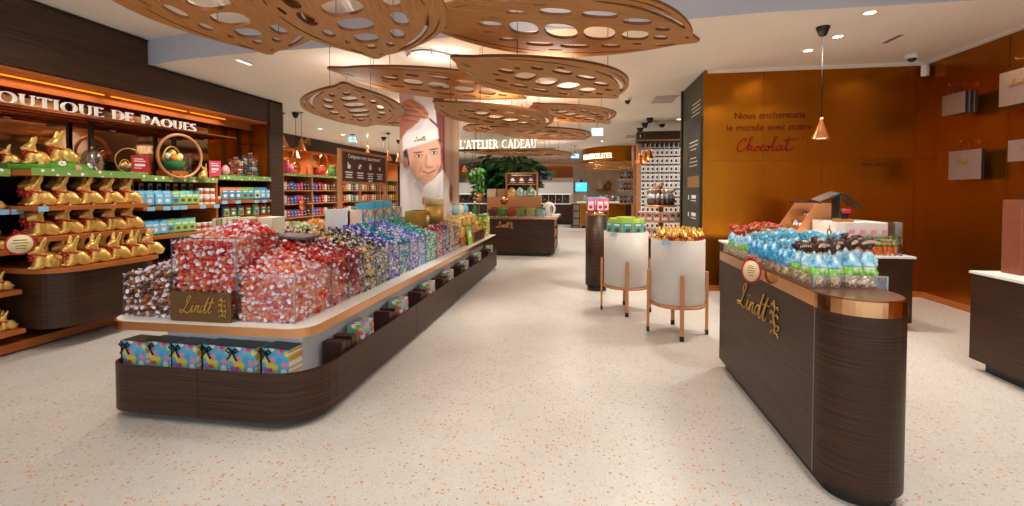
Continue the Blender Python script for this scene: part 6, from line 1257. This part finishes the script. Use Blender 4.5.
# ================================================================ FAR END: ATELIER SIGN, PLANTS, BAR
Ys = 8.7
x0, z0 = ony(460, 149, Ys); x1, _ = ony(536.5, 149, Ys); S_ = "L'ATELIER CADEAU"; sz = (x1-x0)/(caps_width(S_)-.13); zh = ony(500, 140, Ys)[1]-z0
t = thing('atelier_sign', "lit white capitals L'ATELIER CADEAU on a slim bar under the leaf panels", 'sign', ((x0+x1)/2, Ys, z0)); x = 0
for ch in S_:
    w_, st = GL[ch]
    if st: mb = MB().m(M_LETG); caps(mb, ch, 1, .04, facing((x0+x*sz, Ys, z0), (1, 0, 0), (0, 0, 1)) @ Matrix.Diagonal((sz, zh, 1, 1))); mb.build('letter', t, True)
    x += w_+.13
MB().m(M_COPP).box(x0-.1, x1+.35, Ys-.02, Ys+.16, z0-.04, z0-.005).build('bar', t, True)
for xx in (x0+.3, x1-.3): MB().m(M_BLACK).tube([(xx, Ys+.1, z0), (xx, Ys+.1, zc(xx))], .006, 6).build('cable', t, True)
def foliage(name, c, r, n, mt, parent, ls, seed):
    rf = random.Random(seed); mb = MB().m(mt)
    for _ in range(n):
        while True:
            p = Vector((rf.uniform(-1, 1), rf.uniform(-1, 1), rf.uniform(-1, 1)))
            if .35 < p.length < 1: break
        p = Vector((p.x*r[0], p.y*r[1], p.z*r[2]))*(1+.15*math.sin(p.x*9+p.z*7)); d = Vector((p.x, p.y, -abs(p.z)*.2-rf.uniform(0, .5))).normalized(); sd = d.cross(Vector((rf.uniform(-1, 1), rf.uniform(-1, 1), 1))).normalized(); L = ls*rf.uniform(.7, 1.3); q = p+Vector(c)
        mb.add([q, q+d*L*.5+sd*L*.24, q+d*L, q+d*L*.5-sd*L*.24], [(0, 1, 2, 3)], False)
    o = mb.build(name, parent); return o
M_LEAFG = mat('dark_leaf', '#1d4a1c', .4, var=.35, scale=9); M_LEAFL = mat('light_leaf', '#447c2a', .5, var=.3, scale=9)
xc, zcn = ony(508, 172, 13.2); t = thing('ficus_tree', 'dense dark green indoor tree behind the small instruction board', 'tree', (xc, 13.2, 0))
foliage('foliage', (0, 0, zcn), (1.05, .8, .55), 1500, M_LEAFG, t, .26, 4); foliage('foliage', (-.35, 0, zcn-.45), (.55, .5, .32), 320, M_LEAFG, t, .24, 8)
MB().m(mat('bark', '#5a4232', .8, var=.2), True).tube([(0, 0, .3), (.03, 0, 1.0), (-.02, .02, zcn)], [.06, .05, .03], 10).build('trunk', t); MB().m(M_BLACK, True).lathe([(.2, 0), (.26, .4), (.24, .4)], 24).build('pot', t)
xc2, z2 = ony(475, 172, 11.6); t = thing('hanging_plant', 'small bright green trailing plant left of the dark tree', 'plant', (xc2, 11.6, z2)); foliage('foliage', (0, 0, 0), (.2, .18, .15), 130, M_LEAFL, t, .16, 5); foliage('foliage', (.12, 0, -.3), (.12, .1, .25), 50, M_LEAFL, t, .12, 6); MB().m(M_BROWN, True).lathe([(.09, -.06), (.14, .1), (.13, .1)], 16).build('pot', t); MB().m(M_BLACK).tube([(0, 0, .1), (0, 0, 3.1-z2)], .006, 5).build('cord', t)
# back counter run with pale hood and machines
Yk = 20.5
def wx(px, y): return xat(px, y)
x0, x1 = wx(455, Yk), wx(573, Yk)
t = thing('back_counter', 'long dark back counter with pale top at the far end', 'counter', ((x0+x1)/2, Yk, 0)); MB().m(M_DARK).box(x0, x1, Yk, Yk+.8, .08, .9).build('body', t, True); MB().m(M_BLACK).box(x0, x1, Yk+.06, Yk+.7, 0, .08).build('kick_base', t, True); MB().m(M_WHITE).box(x0-.05, x1+.05, Yk-.05, Yk+.85, .9, .95).build('top', t, True)
for k in range(6): xx = x0+(x1-x0)*(k+.5)/6; MB().m(M_WOOD).box(xx-.38, xx+.38, Yk-.015, Yk, .14, .86).build('door', t, True)
zh0, zh1 = ony(500, 194, Yk-.3)[1], ony(500, 184.5, Yk-.3)[1]; t = thing('extractor_hood', 'long pale hood above the far back counter', 'hood', ((x0+x1)/2, Yk+.2, zh0)); MB().m(M_PLINTH).box(x0, x1, Yk-.1, Yk+.9, zh0, zh1+.1, .01).build('casing', t, True); MB().m(mat('hood_light', '#fff2dc', .5, emit=1.6)).box(x0+.1, x1-.1, Yk, Yk+.5, zh0-.015, zh0).build('light_panel', t, True)
M_STEEL = mat('dark_steel', '#4c4846', .3, .8)
for i, px in enumerate((463, 468.5, 475, 483, 490, 545, 552, 559, 566)):
    xx = wx(px, Yk+.3); t = thing('coffee_machine', f'dark steel machine, {ORD[i]} from the left on the far back counter', 'machine', (xx, Yk+.35, .95), 0, 'machines on the far back counter'); MB().m(M_STEEL).box(-.14, .14, -.2, .2, 0, .12, .01).box(-.14, .14, 0, .2, .12, .42, .01).build('body', t); MB().m(M_BLACK).box(-.15, .15, -.2, .2, .36, .46, .01).build('head', t); MB().m(M_COPR, True).lathe([(.05, .12), (.05, .2)], 12).build('cup', t)
struct('trim_10', MB().m(M_OAK).box(-8.3, 1.6, 21.5, 21.7, ony(500, 178, 21.5)[1], ony(500, 165, 21.5)[1]))
struct('wall_beige', MB().m(mat('marble_beige', '#cbb7a4', .5, var=.12, scale=3)).box(wx(573, 21.4), 4.4, 21.4, 21.5, 0, 2.9))
def screen(px0, px1, py0, py1, y, c, label, em):
    a, zt = ony(px0, py0, y); b, zb_ = ony(px1, py1, y); t = thing('wall_screen', label, 'screen', ((a+b)/2, y, (zt+zb_)/2)); MB().m(M_BLACK).box(a-.03, b+.03, y, y+.06, zb_-.03, zt+.03, .005).build('case', t, True); MB().m(mat('scr'+c[1:], c, .3, emit=em)).box(a, b, y-.004, y, zb_, zt).build('display', t, True); MB().m(mat('scrw'+c[1:], '#ffffff', .3, emit=em*.6)).box(a+.08, a+(b-a)*.5, y-.006, y-.004, zb_+(zt-zb_)*.6, zb_+(zt-zb_)*.7).build('graphics', t, True); MB().m(M_BLACK).box((a+b)/2-.04, (a+b)/2+.04, y+.02, y+.05, zt+.03, zt+.12).build('bracket', t, True)
screen(575.5, 587, 182.5, 191.5, 17.5, '#3aa8e0', 'bright blue till screen by the bar counter', 1.6); screen(540, 551, 171, 179, 19.5, '#5a3a8a', 'purple menu screen high up before the far hood', .9)
# bar counter
Yb2 = 18.6; x0, x1 = wx(580.5, Yb2), wx(626, Yb2); zb4 = ony(600, 202, Yb2)[1]
t = thing('bar_counter', 'copper fronted bar counter with pale top at the far end', 'bar counter', ((x0+x1)/2, Yb2, 0)); MB().m(M_COPW).box(x0, x1, Yb2, Yb2+.7, .1, zb4-.05).build('front', t, True); MB().m(M_BLACK).box(x0+.05, x1-.05, Yb2+.05, Yb2+.65, 0, .1).build('kick_base', t, True); MB().m(M_WHITE).box(x0-.15, x1+.5, Yb2-.06, Yb2+.8, zb4-.05, zb4).build('top', t, True)
MB().m(M_WOOD).box(x1, x1+.4, Yb2+.05, Yb2+.7, .0, zb4-.05).build('end_panel', t, True)
t = thing('dark_shelf_rack', 'dark open rack left of the copper bar', 'shelf unit', (wx(576, Yb2), Yb2+.2, 0)); xa, xb = wx(571, Yb2), wx(580, Yb2)
for x in (xa, xb-.03): MB().m(M_DARK).box(x, x+.03, Yb2, Yb2+.5, 0, zb4-.1).build('side', t, True)
for z in (.1, .4, .7, .98): MB().m(M_WOOD).box(xa, xb, Yb2, Yb2+.5, z-.03, z).build('shelf', t, True)
for i, (px, h, c) in enumerate(((585, .28, '#d8c8b0'), (601, .26, '#8a5a3a'), (607, .3, '#b88a5a'), (613, .26, '#6a4028'), (619, .28, '#e0d0b8'))):
    x = wx(px, Yb2+.2); t = thing('bar_cloche', f'glass dome of cakes on the bar counter, {ORD[i]} from the left', 'glass dome', (x, Yb2+.25, zb4), 0, 'glass domes on the bar'); MB().m(M_GLASSE, True).lathe([(.12, .02), (.12, h*.7), (.06, h), (0, h*1.02)], 20, cap=False).build('dome', t); MB().m(M_WHITE, True).lathe([(.13, 0), (.13, .02)], 20).build('plate', t); MB().m(mat('cake'+c[1:], c, .6), True).lathe([(.08, .02), (.09, .1), (.05, .14), (0, .15)], 16).build('cake', t)
for i, (px, c, nm) in enumerate(((600.5, '#d8c49a', 'cream'), (608.5, '#7a4f30', 'brown'))):
    x, z = ony(px, 190, 21.3); t = thing('chocolate_figure', f'{nm} chocolate figure on a ledge behind the bar', 'figure', (x, 21.2, z), 0, 'figures behind the bar'); mt = mat('fig'+c[1:], c, .5); mb = MB().m(mt); mb.ball((0, 0, .14), (.13, .1, .16)); mb.ball((0, 0, .36), (.08, .075, .09)); mb.ball((-.1, 0, .25), (.05, .05, .09)); mb.ball((.1, 0, .25), (.05, .05, .09)); remesh(mb, .025, 'body', mt, t, 3); MB().m(M_OAK).box(-.2, .2, -.12, .2, -.05, 0).build('ledge', t)
# round canopy with lettering and copper scales
cx_, cy_, cr = 1.75, 19.6, 1.75; zc0, zc1 = ony(600, 161, 18.2)[1], 3.24
t = thing('bar_canopy', 'round copper canopy with hanging copper scales over the bar', 'canopy', (cx_, cy_, zc0)); MB().m(M_COPW, True).lathe([(cr, zc0), (cr, zc1)], 64, cap=False).lathe([(cr-.1, zc0), (cr, zc0)], 64, cap=False).at(0, 0, 0).build('drum', t).location = (0, 0, -zc0)
mb = MB().m(M_COPP, True); rr_ = random.Random(9)
for row in range(4):
    n = 80
    for i in range(n):
        a = PI+PI*1.1*(i+.5*(row % 2))/n-.05; r = cr-.03-.02*row; mb.at(r*math.cos(a), r*math.sin(a), -.02-.085*row+rr_.uniform(-.015, .015), a).ball((0, 0, -.03), (.012, .05, .055), 6, 4)
mb.at(); mb.build('copper_scales', t)
S_ = 'BAR CHOCOLATIER'; span = 1.5; W_ = caps_width(S_)-.13; size = span/W_; x = 0
for ch in S_:
    w_, st = GL[ch]
    if st:
        a = PI+.36+(x*size)/cr; p = (cx_+(cr+.03)*math.cos(a), cy_+(cr+.03)*math.sin(a), zc0+.10); mb = MB().m(M_LETG); caps(mb, ch, 1, .04, facing(p, (-math.sin(a), math.cos(a), 0), (0, 0, 1)) @ Matrix.Diagonal((size, .2, 1, 1))); mb.build('letter', t, True)
    x += w_+.13
# cubby wall
Yc = 12.0; x0, x1 = wx(637, Yc), wx(690, Yc); zt = ony(660, 131, Yc)[1]; za = ony(660, 147, Yc)[1]; zb5 = .55
t = thing('cubby_wall', 'dark wall unit of many small cubbies behind the green panel', 'shelf unit', ((x0+x1)/2, Yc+.2, 0))
MB().m(M_WOODT).box(x0, x1, Yc, Yc+.4, za+.09, zt).build('head', t, True); MB().m(M_COPS).box(x0, x1, Yc-.02, Yc, za+.16, za+.19).build('copper_strip', t, True); MB().m(M_DARK).box(x0, x1, Yc+.32, Yc+.4, 0, za+.1).build('back_panel', t, True); MB().m(M_WOOD).box(x0, x1, Yc, Yc+.4, 0, zb5-.03).build('base', t, True)
c0, c1 = wx(641, Yc), wx(683, Yc); NCc, NR = 9, 10; dx, dz = (c1-c0)/NCc, (za-zb5)/NR
for i in range(NCc+1): MB().m(M_PLINTH).box(c0+dx*i-.008, c0+dx*i+.008, Yc, Yc+.32, zb5, za+.09).build('divider', t, True)
for j in range(NR+1): MB().m(M_PLINTH).box(c0, c1, Yc, Yc+.32, zb5+dz*j-.012, zb5+dz*j).build('shelf', t, True)
MB().m(M_COPS).box(x0-.0, c0-.02, Yc-.01, Yc+.4, 0, za+.09).build('copper_side', t, True)
tp = thing('white_carton', 'x', 'carton'); MB().m(M_WHITEP).box(-.045, .045, -.03, .03, 0, .15, .003).build('carton', tp); MB().m(M_BROWN).box(-.024, .024, -.0315, -.03, .03, .10).build('dark_print', tp); WP = Pool(tp)
for j in range(NR):
    for i in range(NCc): WP.put((c0+dx*(i+.5), Yc+.05, zb5+dz*j), 0, f'white carton with dark picture, {ORD[i]} from left, {ORD[NR-1-j]} row down, cubby wall', 'white cartons in the cubby wall')
# copper side rack left of the cubbies
t = thing('copper_side_rack', 'narrow copper rack of dark bags left of the cubby wall', 'shelf unit', (wx(627, 13), 13, 0)); xa, xb = wx(619, 13), wx(634, 13)
MB().m(M_COPS).box(xb-.04, xb, 12.8, 13.3, 0, 2.75).build('upright', t, True)
zr = [ony(626, py, 13)[1] for py in (167, 179, 190, 203)]
for z in zr: MB().m(M_COPS).box(xa, xb-.04, 12.8, 13.3, z-.03, z).build('shelf', t, True)
for k, z in enumerate(zr[1:]):
    for i in range(4):
        c = [('#3a2a28', 'dark brown'), ('#4a6a98', 'blue grey'), ('#2a2024', 'black')][(i+k) % 3]; q = thing('dark_bag', f'{c[1]} bag, {ORD[i]} from left on the {["upper", "middle", "lower"][k]} shelf, narrow copper rack', 'bag', (xa+.06+.105*i, 12.95, z), 0, 'bags in the narrow copper rack'); MB().m(mat('db'+c[0][1:], c[0], .4, var=.2), True).box(-.045, .045, -.05, .05, 0, .2, .015).build('bag', q); MB().m(M_GOLDL).box(-.02, .02, -.054, -.05, .08, .14).build('seal', q)
# tiered round table
tx, ty = wx(661, 9.4), 9.4; t = thing('tiered_table', 'round tiered dark table of boxes between the drums and cubby wall', 'display table', (tx, ty, 0)); tiers = [(.5, .62), (.46, .93), (.30, 1.22)]
MB().m(M_WOOD, True).lathe([(.36, .0), (.36, .6)], 40).build('pedestal', t)
for r, z in tiers: MB().m(M_COPS, True).lathe([(r, z-.03), (r, z)], 48).build('tier', t)
MB().m(M_COPS, True).lathe([(.05, .6), (.05, 1.2)], 16).build('column', t)
M_ROSE = mat('rose_box', '#d8a898', .45); tq = thing('bow_box', 'x', 'box'); MB().m(M_ROSE).box(-.06, .06, -.04, .04, 0, .17, .004).build('box_body', tq); mb = MB().m(M_WHITEP).box(-.05, .05, -.042, -.04, .015, .07); mb.build('label_panel', tq); mb = MB().m(M_RIB); bow(mb, 0, -.045, .11, 1.1); mb.build('ribbon_bow', tq); RQ = Pool(tq)
for k, (r, z) in enumerate(tiers[:2]):
    n = 14 if k == 0 else 11
    for i in range(n):
        a = -PI/2-1.7+3.4*i/(n-1); RQ.put((tx+(r-.07)*math.cos(a), ty+(r-.07)*math.sin(a), z), a+PI/2, f'rose box with dark bow, {ORD[i]} from left, {["lower", "middle"][k]} tier of the round table', 'rose boxes on the tiered table')
DBG = Pool(make_sweetbag('dark_gift_bag', [mat('foot_brown', '#4a3028', .35, var=.3, scale=80), mat('film_smoke', '#6a5048', .25, var=.3, scale=70), mat('film_grey', '#8f93a0', .25, var=.3, scale=70)], mat('taupe_fan', '#8a7468', .4, var=.2), None, .06))
for i in range(9):
    a = -PI/2-1.6+3.2*i/8; DBG.put((tx+.2*math.cos(a), ty+.2*math.sin(a), 1.22), a, f'smoky cellophane gift bag, {ORD[i]} from the left on top of the tiered table', 'smoky bags on the tiered table', 1.35)
t = thing('plush_bear', 'brown plush bear amid the smoky bags on the tiered table', 'plush toy', (tx-.05, ty, 1.22)); mt = mat('plush_brown', '#6a4a3a', .9, var=.2, scale=60); mb = MB().m(mt); [mb.ball(c, r) for c, r in (((0, 0, .14), (.11, .09, .14)), ((0, -.02, .34), (.085, .08, .085)), ((-.07, 0, .42), .035), ((.07, 0, .42), .035), ((-.11, -.05, .2), (.04, .05, .08)), ((.11, -.05, .2), (.04, .05, .08)))]; remesh(mb, .014, 'body', mt, t, 3); MB().m(M_BLACK).ball((-.03, -.095, .36), .01, 8, 6).ball((.03, -.095, .36), .01, 8, 6).ball((0, -.103, .335), .014, 8, 6).build('face', t)
